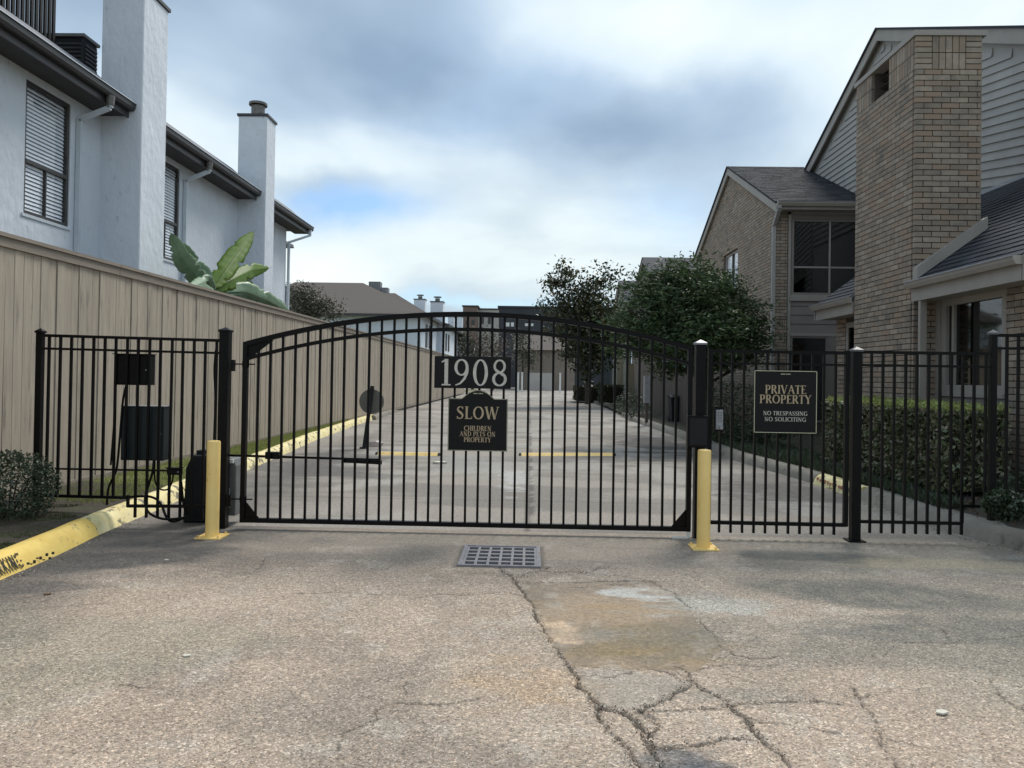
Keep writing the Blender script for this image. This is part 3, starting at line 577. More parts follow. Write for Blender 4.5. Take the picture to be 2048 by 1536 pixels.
MB().prism([(XG-.13, 23.0, ZE+.02), (XW-3.2, 23.0, ZE+.02), (XW-.4, 23.0, ZE+.45)], (0, .4, 0)).build('roof_return', M_dkfascia, wt)
MB().prism([(-8.27, 22.62, 5.86), (-11, 22.62, 5.86), (-10.6, 22.62, 6.35), (-8.3, 22.62, 5.98)], (0, 3.3, 0)).build('rear_eave', M_dkfascia, wt)
# roof-top units
def ac_unit(px0, px1, X, topz, z0, label, depth=.95):
    y0, y1 = YX(px0, X), YX(px1, X)
    t = thing('air_conditioner', label, 'air conditioner', (X-depth/2, (y0+y1)/2, z0), 'air conditioners on the white house roof')
    MB().box((X-depth, y0, z0), (X-.02, y1, topz)).build('body', M_blackmatte, t, bevel=.04); MB().box((X-depth-.02, y0-.02, topz), (X+.005, y1+.02, topz+.05)).build('lid', M_grey, t)
    for i in range(int((topz-z0-.1)/.07)):
        z = z0+.08+i*.07; MB().box((X-.018, y0+.05, z), (X, y1-.05, z+.035)).box((X-depth+.04, y0-.015, z), (X-.05, y0-.001, z+.035)).build('louvre', M_dkfascia, t)
    return t
ac_unit(160, 190, -7.68, U(160, 66, X=-7.68).z, ZE+.6, 'dark louvred air conditioner on the roof beside the near chimney')
t = thing('roof_screen', 'black screen of upright bars on the roof at the top left corner', 'screen', (-8.1, 11.5, ZE+.6))
MB().box((-8.9, 8.5, ZE+.6), (-8.6, 11.9, 8.6)).build('unit_body', M_blackmatte, t)
y0, y1 = YX(-60, -8.1), YX(97, -8.1); br = boxmesh('bar', .03, .06, 2.3, M_blackmatte); n = 17
for i in range(n): link('bar', br, t, (-8.1, y0+(y1-y0)*i/(n-1), ZE+.6+1.15))
MB().box((-8.12, y0, ZE+1.0), (-8.08, y1, ZE+1.05)).box((-8.12, y0, 8.9), (-8.08, y1, 8.95)).build('cross_rail', M_blackmatte, t)
# ------------------------------------------------------------------ bricks
BH, BL, BT = .0813, .254, .05
def brick_face(parent, poly, axis, c, out, holes=(), limit=0, jitter=.004, course=BH, length=BL, name='brick', zstart=0):
    """poly: (u,z) outline; axis 'X' or 'Y' = normal axis; c plane; out = +-1 outward. nearest bricks become parts, rest one joined part"""
    bh, bl = course, length; us = [p[0] for p in poly]; zs_ = [p[1] for p in poly]; items = []
    k = 0; z = zstart
    while z+bh <= max(zs_)+.001:
        if z+bh*.5 > min(zs_):
            zc = z+bh/2; u = min(us)-(0 if k % 2 == 0 else bl/2)
            # clip span of row inside polygon
            xsn = []
            n = len(poly)
            for i in range(n):
                (ua, za), (ub, zb) = poly[i], poly[(i+1) % n]
                if (za > zc) != (zb > zc): xsn.append(ua+(ub-ua)*(zc-za)/(zb-za))
            if len(xsn) >= 2:
                lo, hi = min(xsn), max(xsn); spans = [(lo, hi)]
                for (ha, hb, hz0, hz1) in holes:
                    if hz0 < zc < hz1:
                        ns = []
                        for (a, b) in spans:
                            if ha > a: ns.append((a, min(b, ha)))
                            if hb < b: ns.append((max(a, hb), b))
                        spans = [s for s in ns if s[1]-s[0] > .03]
                for (a, b) in spans:
                    uu = min(us)-(0 if k % 2 == 0 else bl/2)
                    while uu < b:
                        x0, x1 = max(uu, a), min(uu+bl, b)
                        if x1-x0 > .035: items.append(((x0+x1)/2, zc, x1-x0-.012))
                        uu += bl
        z += bh; k += 1
    def pos(it): return Vector((c+out*.002, it[0], it[1])) if axis == 'X' else Vector((it[0], c+out*.002, it[1]))
    items.sort(key=lambda it: (pos(it)-CAMLOC).length)
    cache = {}; joined = MB(); hh = bh-.012
    for i, it in enumerate(items):
        p = pos(it); d = random.uniform(0, jitter)*out; ln = round(it[2], 2)
        if i < limit:
            if ln not in cache:
                cache[ln] = boxmesh('brick', BT if axis == 'X' else ln, ln if axis == 'X' else BT, hh, M_brick)
            q = p.copy(); q[0 if axis == 'X' else 1] += d; link(name, cache[ln], parent, q)
        else:
            h = Vector((BT/2, it[2]/2, hh/2)) if axis == 'X' else Vector((it[2]/2, BT/2, hh/2)); q = p.copy(); q[0 if axis == 'X' else 1] += d
            joined.box(q-h, q+h)
    if joined.v: joined.build(name, M_brick, parent, kind='stuff')
# ------------------------------------------------------------------ shingles
def shingles(parent, o, du, dv, nrm, W, H, mat, tab=.30, expo=.145, limit=0, clip=None):
    """o: lower corner, du along eave, dv up slope"""
    o, du, dv, nrm = Vector(o), Vector(du).normalized(), Vector(dv).normalized(), Vector(nrm).normalized(); items = []
    v = 0; k = 0
    while v < H:
        u = -random.uniform(0, tab)
        while u < W:
            w = tab*random.uniform(.6, 1.1); a, b = max(u, 0), min(u+w, W)
            if b-a > .03 and (clip is None or clip((a+b)/2, v+expo/2)): items.append((a, b, v, min(v+expo*1.15, H)))
            u += w
        v += expo; k += 1
    def poly(it, off=Vector((0, 0, 0))):
        a, b, v0, v1 = it; t = .008+random.uniform(0, .006)
        p = [o+du*a+dv*v0, o+du*(b-.006)+dv*v0, o+du*(b-.006)+dv*v1, o+du*a+dv*v1]
        return [p[0]+nrm*.001, p[1]+nrm*.001, p[2]+nrm*.001, p[3]+nrm*.001], [p[0]+nrm*(t+.008), p[1]+nrm*(t+.008), p[2]+nrm*.004, p[3]+nrm*.004]
    items.sort(key=lambda it: (o+du*it[0]+dv*it[2]-CAMLOC).length); J = MB()
    for i, it in enumerate(items):
        lo, hi = poly(it); m = MB() if i < limit else J; n = len(m.v); m.v += lo+hi
        m.f += [(n+3, n+2, n+1, n), (n+4, n+5, n+6, n+7), (n, n+1, n+5, n+4), (n+1, n+2, n+6, n+5), (n+2, n+3, n+7, n+6), (n+3, n, n+4, n+7)]
        if i < limit: m.build('shingle', mat, parent)
    if J.v: J.build('shingle', mat, parent, kind='stuff')
def rot_between(): pass
# ------------------------------------------------------------------ right townhouse A: tall gable, low roof, big brick chimney
XA = 8.2; YR, ZR = 17.75, 9.80; PIT = .461
ta = thing('townhouse', 'taupe sided townhouse with a massive tan brick chimney and low dark entry roof', 'house', (XA, 13, 0))
def zrake(Y): return ZR-PIT*abs(Y-YR)
ym, yM = 8.4, 24.0
MB().prism([(XA, ym, 0), (XA, yM, 0), (XA, yM, zrake(yM)-.1), (XA, YR, ZR-.1), (XA, ym, zrake(ym)-.1)], (.2, 0, 0)).build('wall', M_siding, ta)
MB().box((XA+.2, ym, 0), (16, ym+.2, zrake(ym)-.2)).build('wall', M_siding, ta)
# siding boards: level ones behind the ridge, slanting ones in front of it
def board(parent, X, ya, yb, za, zb, h, mat, t=.038):
    m = MB(); n = len(m.v); m.v += [Vector(p) for p in ((X-.001, ya, za), (X-.001, yb, zb), (X-.001, yb, zb+h), (X-.001, ya, za+h), (X-t, ya, za), (X-t, yb, zb), (X-.006, yb, zb+h), (X-.006, ya, za+h))]
    m.f += [(n, n+1, n+2, n+3), (n+7, n+6, n+5, n+4), (n+4, n+5, n+1, n), (n+5, n+6, n+2, n+1), (n+6, n+7, n+3, n+2), (n+7, n+4, n, n+3)]
    return m.build('siding_board', mat, parent)
z = 5.4; bh = .155
while z < ZR-.4:
    yb = YR+(ZR-.33-z-bh)/PIT
    board(ta, XA, max(15.2, YR-(ZR-.33-z-bh)/PIT), min(yb, yM), z, z, bh+.012, M_siding); z += bh
z = 3.6; sl = .17
while z < 9.0:   # these slope down towards the viewer
    ya = ym; y_hi = 15.15; f = lambda y: z-sl*(y_hi-y)
    yy = ya
    while yy < y_hi and f(yy)+bh > zrake(yy)-.34: yy += .05
    if y_hi-yy > .9: board(ta, XA, yy, y_hi, f(yy), f(y_hi), bh+.012, M_siding)
    z += bh
def rake_trim(parent, X, Ya, Za, Yb, Zb, w=.26, t=.04, mat=M_trim):
    return MB().prism([(X, Ya, Za), (X, Yb, Zb), (X, Yb, Zb-w), (X, Ya, Za-w)], (-t, 0, 0)).build('rake_board', mat, parent)
rake_trim(ta, XA-.12, ym-.3, zrake(ym-.3), YR, ZR); rake_trim(ta, XA-.12, YR+.002, ZR, yM, zrake(yM))
for ya, yb in ((ym-.3, YR), (YR, yM)):
    a, b = zrake(ya), zrake(yb)
    MB().prism([(XA-.12, ya, a-.10), (XA-.12, yb, b-.10), (XA-.12, yb, b-.13), (XA-.12, ya, a-.13)], (.125, 0, 0)).build('soffit', M_trim, ta)
    MB().prism([(XA-.2, ya, a+.003), (XA-.2, yb, b+.003), (XA-.2, yb, b+.05), (XA-.2, ya, a+.05)], (8, 0, 0)).build('roof', M_shingle, ta)
# chimney
cx0, cx1 = 5.555, 6.49; cy0, cy1 = 11.0, 12.93; czt = U(1828, 62, Y=cy0).z
vent = (U(1780, 150, X=cx0).y, U(1748, 150, X=cx0).y, czt-.08-6*BH, czt-.08)
core = wall_holes('X', cx0+.02, cx0+.2, cy0+.02, cy1, 0, czt-.08, [vent]); core.box((cx0+.2, cy0+.02, 0), (cx1-.02, cy1, czt-.08))
chm = core.build('chimney', M_mortar, ta)
MB().box((cx0+.195, vent[0]-.01, vent[2]-.01), (cx0+.199, vent[1]+.01, vent[3])).build('vent', M_room, chm)
for q in range(4): MB().box((cx0+.10, vent[0], vent[2]+.1+q*.13), (cx0+.19, vent[1], vent[2]+.115+q*.13), rot=Matrix.Rotation(R(25), 3, 'Y')).build('louvre', M_winframe, chm)
MB().box((cx0-.05, cy0-.05, czt-.08), (cx1+.05, cy1+.05, czt-.005)).build('cap', M_trim, chm)
zsol = czt-.08-6*BH
brick_face(chm, [(cx0-.024, 0), (cx1, 0), (cx1, zsol), (cx0-.024, zsol)], 'Y', cy0+.0, -1, limit=150, zstart=zsol % BH)
brick_face(chm, [(cy0+.03, 0), (cy1, 0), (cy1, zsol), (cy0+.03, zsol)], 'X', cx0+.0, -1, limit=120, zstart=zsol % BH)
# decorative upright courses under the cap
def upright(axis, c, u0, u1, z0, z1, parent):
    w = BH; n = int((u1-u0)/w); hgt = (z1-z0)/2; ww = (u1-u0)/max(n, 1)
    msh = boxmesh('brick', BT if axis == 'X' else ww-.012, ww-.012 if axis == 'X' else BT, hgt-.012, M_brick)
    for r_ in range(2):
        for i in range(n):
            u = u0+(i+.5)*ww; zc = z0+(r_+.5)*hgt; link('brick', msh, parent, (c-.002, u, zc) if axis == 'X' else (u, c-.002, zc))
q = (cx1-cx0+.024)/4; zt2 = czt-.08
upright('Y', cy0, cx0-.024+q, cx1-q, zsol, zt2, chm)
for k in range(6):
    for a, b in ((cx0-.024, cx0-.024+q), (cx1-q, cx1)):
        zc = zsol+(k+.5)*(zt2-zsol)/6; MB().box((a+.006, cy0-.027, zc-.034), (b-.006, cy0+.023, zc+.034)).build('brick', M_brick, chm)
upright('X', cx0, cy0+.03, vent[0]-.02, vent[2], zt2, chm); upright('X', cx0, vent[1]+.02, cy1, vent[2]-.0, zt2, chm)
# low roof: eave X=5.62 z 2.95, pitch .74
XE, ZL, PL = 5.50, 2.955, .74; ya, yb = 8.52, 14.63
topx = XA; topz = ZL+PL*(XA-XE); sd_ = Vector((1, 0, PL)).normalized(); Lr = (topx-XE)*math.hypot(1, PL); nr = Vector((-PL, 0, 1)).normalized()
lrm = MB(); xq = cx1+.01; zq = ZL+PL*(xq-XE)
for q0, q1 in ((ya, cy0-.03), (cy1+.03, yb)): lrm.prism([(XE, q0, ZL), (xq, q0, zq), (xq, q0, zq-.08), (XE, q0, ZL-.08)], (0, q1-q0, 0))
lrm.prism([(xq, ya, zq), (topx-.03, ya, topz), (topx-.03, ya, topz-.08), (xq, ya, zq-.08)], (0, yb-ya, 0))
lr = lrm.build('low_roof', M_shingle, ta, 'low dark shingle roof over the ground floor')
shingles(lr, (XE, ya, ZL), (0, 1, 0), sd_, nr, yb-ya, Lr-.05, M_shingle, limit=180, clip=lambda u, v: not (cy0-.05 < ya+u < cy1+.05 and XE+v*sd_.x < cx1+.03))
MB().box((XA-.035, ym, topz-.02), (XA-.023, 14.9, topz+.06)).build('flashing', M_capmetal, ta)
# raised board on roof against the chimney
p0 = U(1848, 548, Y=cy0-.1); p1 = U(1962, 458, Y=cy0-.1)
MB().prism([(XE+.02, cy0-.16, ZL+.04), (cx1+.02, cy0-.16, ZL+.04+PL*(cx1-XE)), (cx1+.02, cy0-.16, ZL+.21+PL*(cx1-XE)), (XE+.02, cy0-.16, ZL+.21)], (0, .13, 0)).build('chimney_saddle_board', M_trim, ta)
def gutter(parent, X, Z, y0, y1, mat=M_trim, lip=M_capmetal):
    o = MB().prism([(X, y0, Z-.10), (X-.07, y0, Z-.10), (X-.10, y0, Z-.05), (X-.11, y0, Z), (X, y0, Z)], (0, y1-y0, 0)).build('gutter', mat, parent)
    MB().box((X-.122, y0, Z-.012), (X-.111, y1, Z+.006)).build('gutter_lip', lip, o)
gutter(ta, XE, ZL, ya, cy0-.03); gutter(ta, XE, ZL, cy1+.03, yb)
XP = 5.88
for (a, b) in ((ya+.02, cy0-.03), (cy1+.03, yb-.05)):
    MB().box((XE+.002, a, ZL-.28), (XE+.03, b, ZL-.085)).build('fascia', M_trim, ta); MB().box((XE+.031, a, ZL-.27), (XP, b, ZL-.25)).build('soffit', M_trim, ta)
MB().prism([(XE-.0, ya-.03, ZL-.28), (topx, ya-.03, topz-.3), (topx, ya-.03, topz+.03), (XE, ya-.03, ZL+.0)], (0, .03, 0)).build('gable_board', M_trim, ta)
MB().prism([(XE-.0, yb, ZL-.28), (topx, yb, topz-.3), (topx, yb, topz+.03), (XE, yb, ZL+.0)], (0, .03, 0)).build('gable_board', M_trim, ta)
# ground-floor wall, south of chimney
wy0, wy1 = YX(2008, XP), YX(1890, XP); wz0, wz1 = U(1950, 775, X=XP).z, U(1950, 598, X=XP).z
wall_holes('X', XP+.03, XP+.2, ya+.1, cy0+.02, 0, ZL-.24, [(wy0, wy1, wz0, wz1)]).build('wall', M_mortar, ta)
brick_face(ta, [(ya+.08, 0), (wy0-.06, 0), (wy0-.06, ZL-.26), (ya+.08, ZL-.26)], 'X', XP+.02, -1, limit=60)
brick_face(ta, [(XP-.0, 0), (XA, 0), (XA, ZL-.26), (XP, ZL-.26)], 'Y', ya+.12, -1, limit=0)
win = wall_holes('X', XP-.0, XP+.06, wy0-.05, wy1+.08, wz0-.08, wz1+.22, [(wy0+.03, wy1-.04, wz0+.03, wz1-.03)]).build('window', M_trim, ta, 'wide dark ground-floor window beside the chimney')
MB().box((XP+.05, wy0+.03, wz0+.03), (XP+.055, wy1-.04, wz1-.03)).build('pane', M_glassdk, win); MB().box((XP+.45, wy0-.2, wz0-.2), (XP+.46, wy1+.2, wz1+.2)).build('room_backing', M_room, win)
MB().box((XP+.01, wy1-.22, wz0+.03), (XP+.05, wy1-.17, wz1-.03)).build('mullion', M_trim, win)
MB().box((XP-.03, wy0-.05, wz0-.13), (XP+.02, wy1+.08, wz0-.075)).build('sill', M_trim, win)
MB().box((XP+.0, wy0-.05, .2), (XP+.025, wy1+.08, wz0-.135)).build('panel', M_siding2, ta)
MB().box((XP-.02, wy1+.09, 0), (XP+.03, cy0-.0, ZL-.27)).build('corner_board', M_trim, ta)
m = MB(); yq = YX(1852, XE+.1); m.bar((XE+.06, yq, ZL-.11), (XE+.06, yq, .25), .09, .06, up=(0, 1, 0)); m.build('downspout', M_trim, ta)
# wall north of the chimney with a narrow window
MB().box((XP+.03, cy1, 0), (XP+.2, yb-.1, ZL-.24)).build('wall', M_mortar, ta)
brick_face(ta, [(14.1, 0), (yb-.1, 0), (yb-.1, ZL-.26), (14.1, ZL-.26)], 'X', XP+.02, -1)
brick_face(ta, [(XP, 0), (XA, 0), (XA, ZL-.26), (XP, ZL-.26)], 'Y', yb-.1, 1)
w = wall_holes('X', XP-.02, XP+.03, 13.3, 14.05, .8, 2.6, [(13.38, 13.97, .9, 2.5)]).build('window', M_trim, ta); MB().box((XP+.0, 13.38, .9), (XP+.005, 13.97, 2.5)).build('pane', M_glassdk, w)
MB().box((XP+.029, cy1, .8), (XP+.0295, 14.1, 2.6)).build('window_backing', M_room, w)
# ------------------------------------------------------------------ gabled brick townhouses (B nearest, then two farther)
def gable_house(Yc, half, X, zeave, zridge, name_label, brickwall=True, limit=0, full=False, matwall=None, xback=8.0):
    t = thing('townhouse', name_label, 'house', (X, Yc, 0)); y0, y1 = Yc-half, Yc+half
    wz = (21.9, 23.5, 4.0, 5.35) if full else None
    gz = lambda y: zridge-(zridge-zeave)*abs(y-Yc)/half
    mm = matwall or M_mortar
    if full: wall_holes('X', X+.03, X+.2, y0+.03, y1, 0, zeave, [wz]).build('wall', mm, t)
    else: MB().box((X+.03, y0+.03, 0), (X+.2, y1, zeave)).build('wall', mm, t)
    MB().prism([(X+.03, y0+.03, zeave), (X+.03, y1, zeave), (X+.03, Yc, zridge-.05)], (.17, 0, 0)).build('gable_wall', mm, t)
    if brickwall:
        brick_face(t, [(y0, 0), (y1, 0), (y1, zeave-.08), (Yc, zridge-.12), (y0, zeave-.08)], 'X', X+.02, -1, holes=[wz] if wz else (), limit=limit)
    for ys_, ye, zs0, ze in ((y0-.35, Yc, None, None), (Yc+.002, y1+.35, None, None)):
        a, b = gz(ys_), gz(ye)
        MB().prism([(X-.10, ys_, a+.02), (X-.10, ye, b+.02), (X-.10, ye, b-.20), (X-.10, ys_, a-.20)], (.04, 0, 0)).build('rake_board', M_trim, t)
        MB().prism([(X-.06, ys_, a-.14), (X-.06, ye, b-.14), (X-.06, ye, b-.16), (X-.06, ys_, a-.16)], (.09, 0, 0)).build('rake_soffit', M_trim, t)
        MB().prism([(X-.14, ys_, a+.023), (X-.14, ye, b+.023), (X-.14, ye, b+.06), (X-.14, ys_, a+.06)], (xback, 0, 0)).build('roof', M_shingle, t)
    if wz:
        w = wall_holes('X', X+.06, X+.12, wz[0], wz[1], wz[2], wz[3], [(wz[0]+.05, wz[1]-.05, wz[2]+.05, wz[3]-.05)]).build('window', M_trim, t)
        MB().box((X+.05, (wz[0]+wz[1])/2-.02, wz[2]+.05), (X+.11, (wz[0]+wz[1])/2+.02, wz[3]-.05)).build('mullion', M_winframe, w)
        for a, b in ((wz[0]+.05, (wz[0]+wz[1])/2-.02), ((wz[0]+wz[1])/2+.02, wz[1]-.05)): MB().box((X+.115, a, wz[2]+.05), (X+.118, b, wz[3]-.05)).build('blind', M_blind, w)
        MB().box((X+.09, wz[0]+.05, wz[2]+.05), (X+.093, wz[1]-.05, wz[3]-.05)).build('pane', M_glass, w)
    return t
ZEB, ZRB = 5.93, 7.92; YcB, HB, XB = 22.8, 4.25, 6.0; yS = YcB-HB
tb = gable_house(YcB, HB, XB, ZEB, ZRB, 'tan brick townhouse with a gable facing the road behind the big leafy tree', limit=230, full=True, xback=2.2)
shr = MB(); gB = (ZRB-ZEB)/HB; sdv = Vector((0, 1, gB)); nrB = Vector((0, -gB, 1))
lowz = ZRB-gB*(HB+.35)
shingles(tb, (XB-.14, yS-.35, lowz+.062), (1, 0, 0), sdv, nrB, XA-XB+.1, (HB+.35)*math.hypot(1, gB)-.03, M_shingle, limit=0)
# south wall of house B
sx1 = XA+1.5
wx0, wx1 = U(1583, 500, Y=yS).x, sx1-.3; uz0, uz1 = U(1600, 590, Y=yS).z, U(1600, 438, Y=yS).z; lz1 = U(1600, 672, Y=yS).z
lx0, lx1 = wx0, U(1656, 672, Y=yS).x
bx1 = U(1575, 500, Y=yS).x
wall_holes('Y', yS+.03, yS+.2, XB+.03, sx1, 0, ZEB, [(wx0, wx1, uz0, uz1), (lx0, lx1, .5, lz1)]).build('wall', M_mortar, tb)
brick_face(tb, [(XB-.02, 0), (bx1, 0), (bx1, ZEB), (XB-.02, ZEB)], 'Y', yS+.02, -1, limit=60)
MB().box((bx1+.01, yS-.03, .0), (wx0-.02, yS+.03, ZEB-.2)).build('corner_board', M_trim, tb); MB().box((bx1+.01, yS-.03, ZEB-.33), (sx1, yS+.03, ZEB-.1)).build('frieze_board', M_trim, tb)
MB().box((wx0-.02, yS-.025, uz1), (sx1, yS+.03, ZEB-.335)).build('head_board', M_siding2, tb)
z = lz1+.08
while z < uz0-.17:
    m = MB(); x0, x1 = wx0-.018, sx1; y = yS+.03; h = .215
    m.v += [Vector(p) for p in ((x0, y, z), (x1, y, z), (x1, y, z+h), (x0, y, z+h), (x0, y-.05, z), (x1, y-.05, z), (x1, y-.03, z+h), (x0, y-.03, z+h))]
    m.f += [(3, 2, 1, 0), (4, 5, 6, 7), (0, 1, 5, 4), (1, 2, 6, 5), (2, 3, 7, 6), (3, 0, 4, 7)]; m.build('siding_board', M_siding2, tb); z += h+.004
MB().box((wx0-.05, yS-.06, uz0-.15), (sx1, yS+.03, uz0-.0)).build('window_apron', M_trim, tb)
w = wall_holes('Y', yS+.0, yS+.07, wx0, wx1, uz0, uz1, [(wx0+.06, wx1-.06, uz0+.06, uz1-.06)]).build('window', M_siding2, tb, 'large dark upper window of four panes'); mx = U(1660, 500, Y=yS).x; mz = U(1600, 534, Y=yS).z
for a, b in ((wx0+.06, mx-.02), (mx+.02, wx1-.06)):
    for c_, d_ in ((uz0+.06, mz-.02), (mz+.02, uz1-.06)): MB().box((a, yS+.04, c_), (b, yS+.045, d_)).build('pane', M_glassdk, w)
MB().box((mx-.02, yS+.01, uz0+.06), (mx+.02, yS+.06, uz1-.06)).box((wx0+.06, yS+.012, mz-.02), (mx-.021, yS+.062, mz+.02)).box((mx+.021, yS+.012, mz-.02), (wx1-.06, yS+.062, mz+.02)).build('glazing_bar', M_trim, w)
MB().box((wx0, yS+.6, uz0-.2), (wx1, yS+.61, uz1+.2)).build('room_backing', M_room, w)
w = wall_holes('Y', yS+.0, yS+.07, lx0, lx1, .5, lz1, [(lx0+.05, lx1-.05, .55, lz1-.05)]).build('window', M_siding2, tb); MB().box((lx0+.05, yS+.04, .55), (lx1-.05, yS+.045, lz1-.05)).build('pane', M_glassdk, w); MB().box((lx0, yS+.6, .3), (lx1, yS+.61, lz1+.2)).build('room_backing', M_room, w)
MB().box((lx0-.03, yS-.03, lz1), (sx1, yS+.03, lz1+.078)).build('head_board', M_trim, tb)
MB().box((lx1, yS-.02, 0), (sx1, yS+.03, lz1-.003)).build('lower_panel', M_siding2, tb)
ze = lowz+.05
g = MB().prism([(XB-.1, yS-.36, ze-.1), (XB-.1, yS-.43, ze-.1), (XB-.1, yS-.47, ze-.04), (XB-.1, yS-.48, ze+.01), (XB-.1, yS-.36, ze+.01)], (sx1-XB, 0, 0)).build('gutter', M_trim, tb); MB().box((XB-.1, yS-.49, ze), (sx1-.1, yS-.481, ze+.015)).build('gutter_lip', M_capmetal, g)
MB().box((XB-.05, yS-.35, ze-.17), (sx1, yS-.32, ze-.0)).build('fascia', M_trim, tb); MB().box((XB-.05, yS-.319, ze-.16), (sx1, yS-.03, ze-.14)).build('soffit', M_trim, tb)
m = MB(); m.bar((XB-.05, yS-.40, ze-.06), (XB-.05, yS-.40, ze-.16), .08).bar((XB-.05, yS-.40, ze-.16), (XB-.05, yS-.0, ze-.5), .08).bar((XB-.05, yS+.0, ze-.5), (XB-.05, yS+.0, .1), .08); m.build('downspout', M_siding, tb)
gable_house(40.2, 4.6, 6.05, 5.8, 7.95, 'farther gabled townhouse whose roof ridge shows above the big leafy tree', brickwall=False, matwall=M_fartan)
gable_house(49.5, 4.3, 5.9, 5.8, 7.9, 'olive gabled townhouse between the open tree and the big leafy tree', brickwall=False, matwall=M_olive)
# ------------------------------------------------------------------ metal fence things
YG = 7.18
def gX(px, Y=YG): return U(px, 900, Y=Y).x
def post(px, ztop, w, label, zb=0, cap=True, Y=YG, name='fence_post', plate=False, capm=None):
    x = gX(px, Y); t = thing(name, label, 'post', (x, Y, zb))
    MB().box((x-w/2, Y-w/2, zb), (x+w/2, Y+w/2, ztop-.03)).build('shaft', M_black, t, bevel=.003)
    m = MB(); h = w/2+.008; n = 0; m.box((x-h, Y-h, ztop-.03), (x+h, Y+h, ztop-.012)); k = len(m.v)
    m.v += [Vector(p) for p in ((x-h, Y-h, ztop-.012), (x+h, Y-h, ztop-.012), (x+h, Y+h, ztop-.012), (x-h, Y+h, ztop-.012), (x, Y, ztop+.018))]; m.f += [(k, k+1, k+4), (k+1, k+2, k+4), (k+2, k+3, k+4), (k+3, k, k+4)]
    m.build('cap', capm or (M_capb if cap else M_black), t)
    if plate: MB().box((x-w*.95, Y-w*.95, zb), (x+w*.95, Y+w*.95, zb+.012)).build('base_plate', M_black, t)
    return t
pl = post(447, 1.92, .092, 'thick black gate post at the hinge side beside the left yellow bollard', cap=False)
p0 = post(76, 1.885, .058, 'black fence post at the far left end against the plank fence', zb=.15, cap=False)
pr = post(1398, 1.865, .092, 'thick black gate post with pale pyramid cap behind the right yellow bollard', plate=False, capm=M_capmetal)
pm = post(1711, 1.82, .082, 'black post with base plate between the walk gate and the right panel', plate=True)
pe = post(1984, 2.0, .055, 'taller black post standing in the planting bed at the right', zb=.22)
PK = .0215
def pickets(t, pxs, zb, zt, Y=YG, w=PK):
    zbf = zb if callable(zb) else (lambda x: zb); ztf = zt if callable(zt) else (lambda x: zt); cache = {}
    for px in pxs:
        x = gX(px, Y if not callable(Y) else Y(px)); yy = Y(px) if callable(Y) else Y; a, b = zbf(x), ztf(x); k = (round(a, 3), round(b, 3))
        if k not in cache: cache[k] = MB().box((-w/2, -w/2, 0), (w/2, w/2, b-a)).mesh('picket', M_black)
        o = link('picket', cache[k], t, (x, yy, a)); o.rotation_euler = (0, random.uniform(-.0015, .0015), random.uniform(-.03, .03))
def rail(t, xa, xb, z, h=.028, w=.034, Y=YG, zb=None):
    zb = z if zb is None else zb
    return MB().bar((xa, Y, z), (xb, Y, zb), w, h).build('rail', M_black, t)
# left panel
Z = lambda px, py, Y=YG: U(px, py, Y=Y).z
t = thing('picket_fence', 'black picket fence panel with control boxes at the left of the gate', 'fence', (gX(260), YG, .15))
xa, xb = gX(76)+.0425, gX(448)-.06; xs_ = gX(258)
rail(t, xa, xb, Z(90, 671), zb=Z(432, 681)); rail(t, xa, xb, Z(90, 697), zb=Z(432, 706), h=.022)
rail(t, xa, gX(345), Z(90, 937), h=.016, zb=Z(330, 941)); rail(t, xa, xs_, Z(100, 991), zb=Z(250, 995)); rail(t, xs_, xb, Z(262, 1012), zb=Z(400, 1012)); MB().box((xs_-.012, YG-.012, Z(255, 1014)), (xs_+.012, YG+.012, Z(255, 990))).build('step_bar', M_black, t)
pickets(t, [94+22.35*k for k in range(16)], lambda x: Z(150, 992) if x < xs_ else Z(330, 1036), lambda x: Z(90, 671)+(Z(432, 681)-Z(90, 671))*(x-xa)/(xb-xa)-.012)
# main gate
gl, gr_ = gX(484)+.02, gX(1380)-.01
YGf = lambda x: YG
gate = thing('entrance_gate', 'wide black arched picket gate across the road between two posts', 'gate', ((gl+gr_)/2, YG, .08))
ZL0, ZR0, ZM0 = U(490, 688, Y=YG).z, U(1380, 697, Y=YG).z, U(945, 629, Y=YG).z
def ztop(x): s = (x-gl)/(gr_-gl); return ZL0+(ZR0-ZL0)*s+(ZM0-(ZL0+ZR0)/2)*(1-(2*s-1)**2)
ZB = U(930, 1049, Y=YG).z
def arc(dz, w, h, name):
    m = MB(); n = 40; P = [(gl+(gr_-gl)*i/n) for i in range(n+1)]; rows = []
    for x in P:
        z = ztop(x)+dz; rows.append([(x, YG-w/2, z-h/2), (x, YG+w/2, z-h/2), (x, YG+w/2, z+h/2), (x, YG-w/2, z+h/2), (x, YG-w/2, z-h/2)])
    m.sheet(rows); m.f = [tuple(reversed(f)) for f in m.f]; m.build(name, M_black, gate, 'curved rail')
arc(0, .05, .048, 'top_rail'); arc(-.145, .045, .034, 'top_rail')
MB().box((gl-.0, YG-.025, ZB-.02), (gr_, YG+.025, ZB+.022)).build('bottom_rail', M_black, gate)
for x in (gl, gr_): MB().box((x-.022, YG-.026, ZB-.021), (x+.022, YG+.026, ztop(x)+.02)).build('stile', M_black, gate)
pickets(gate, [513.5+24.62*k for k in range(36) if 513.5+24.62*k < 1372], ZB+.02, lambda x: ztop(x)-.015)
for x, s in ((gl, 1), (gr_, -1)):
    MB().prism([(x+s*.02, YG-.006, ZB+.02), (x+s*.16, YG-.006, ZB+.02), (x+s*.02, YG-.006, ZB+.19)], (0, .012, 0)).build('corner_gusset', M_black, gate)
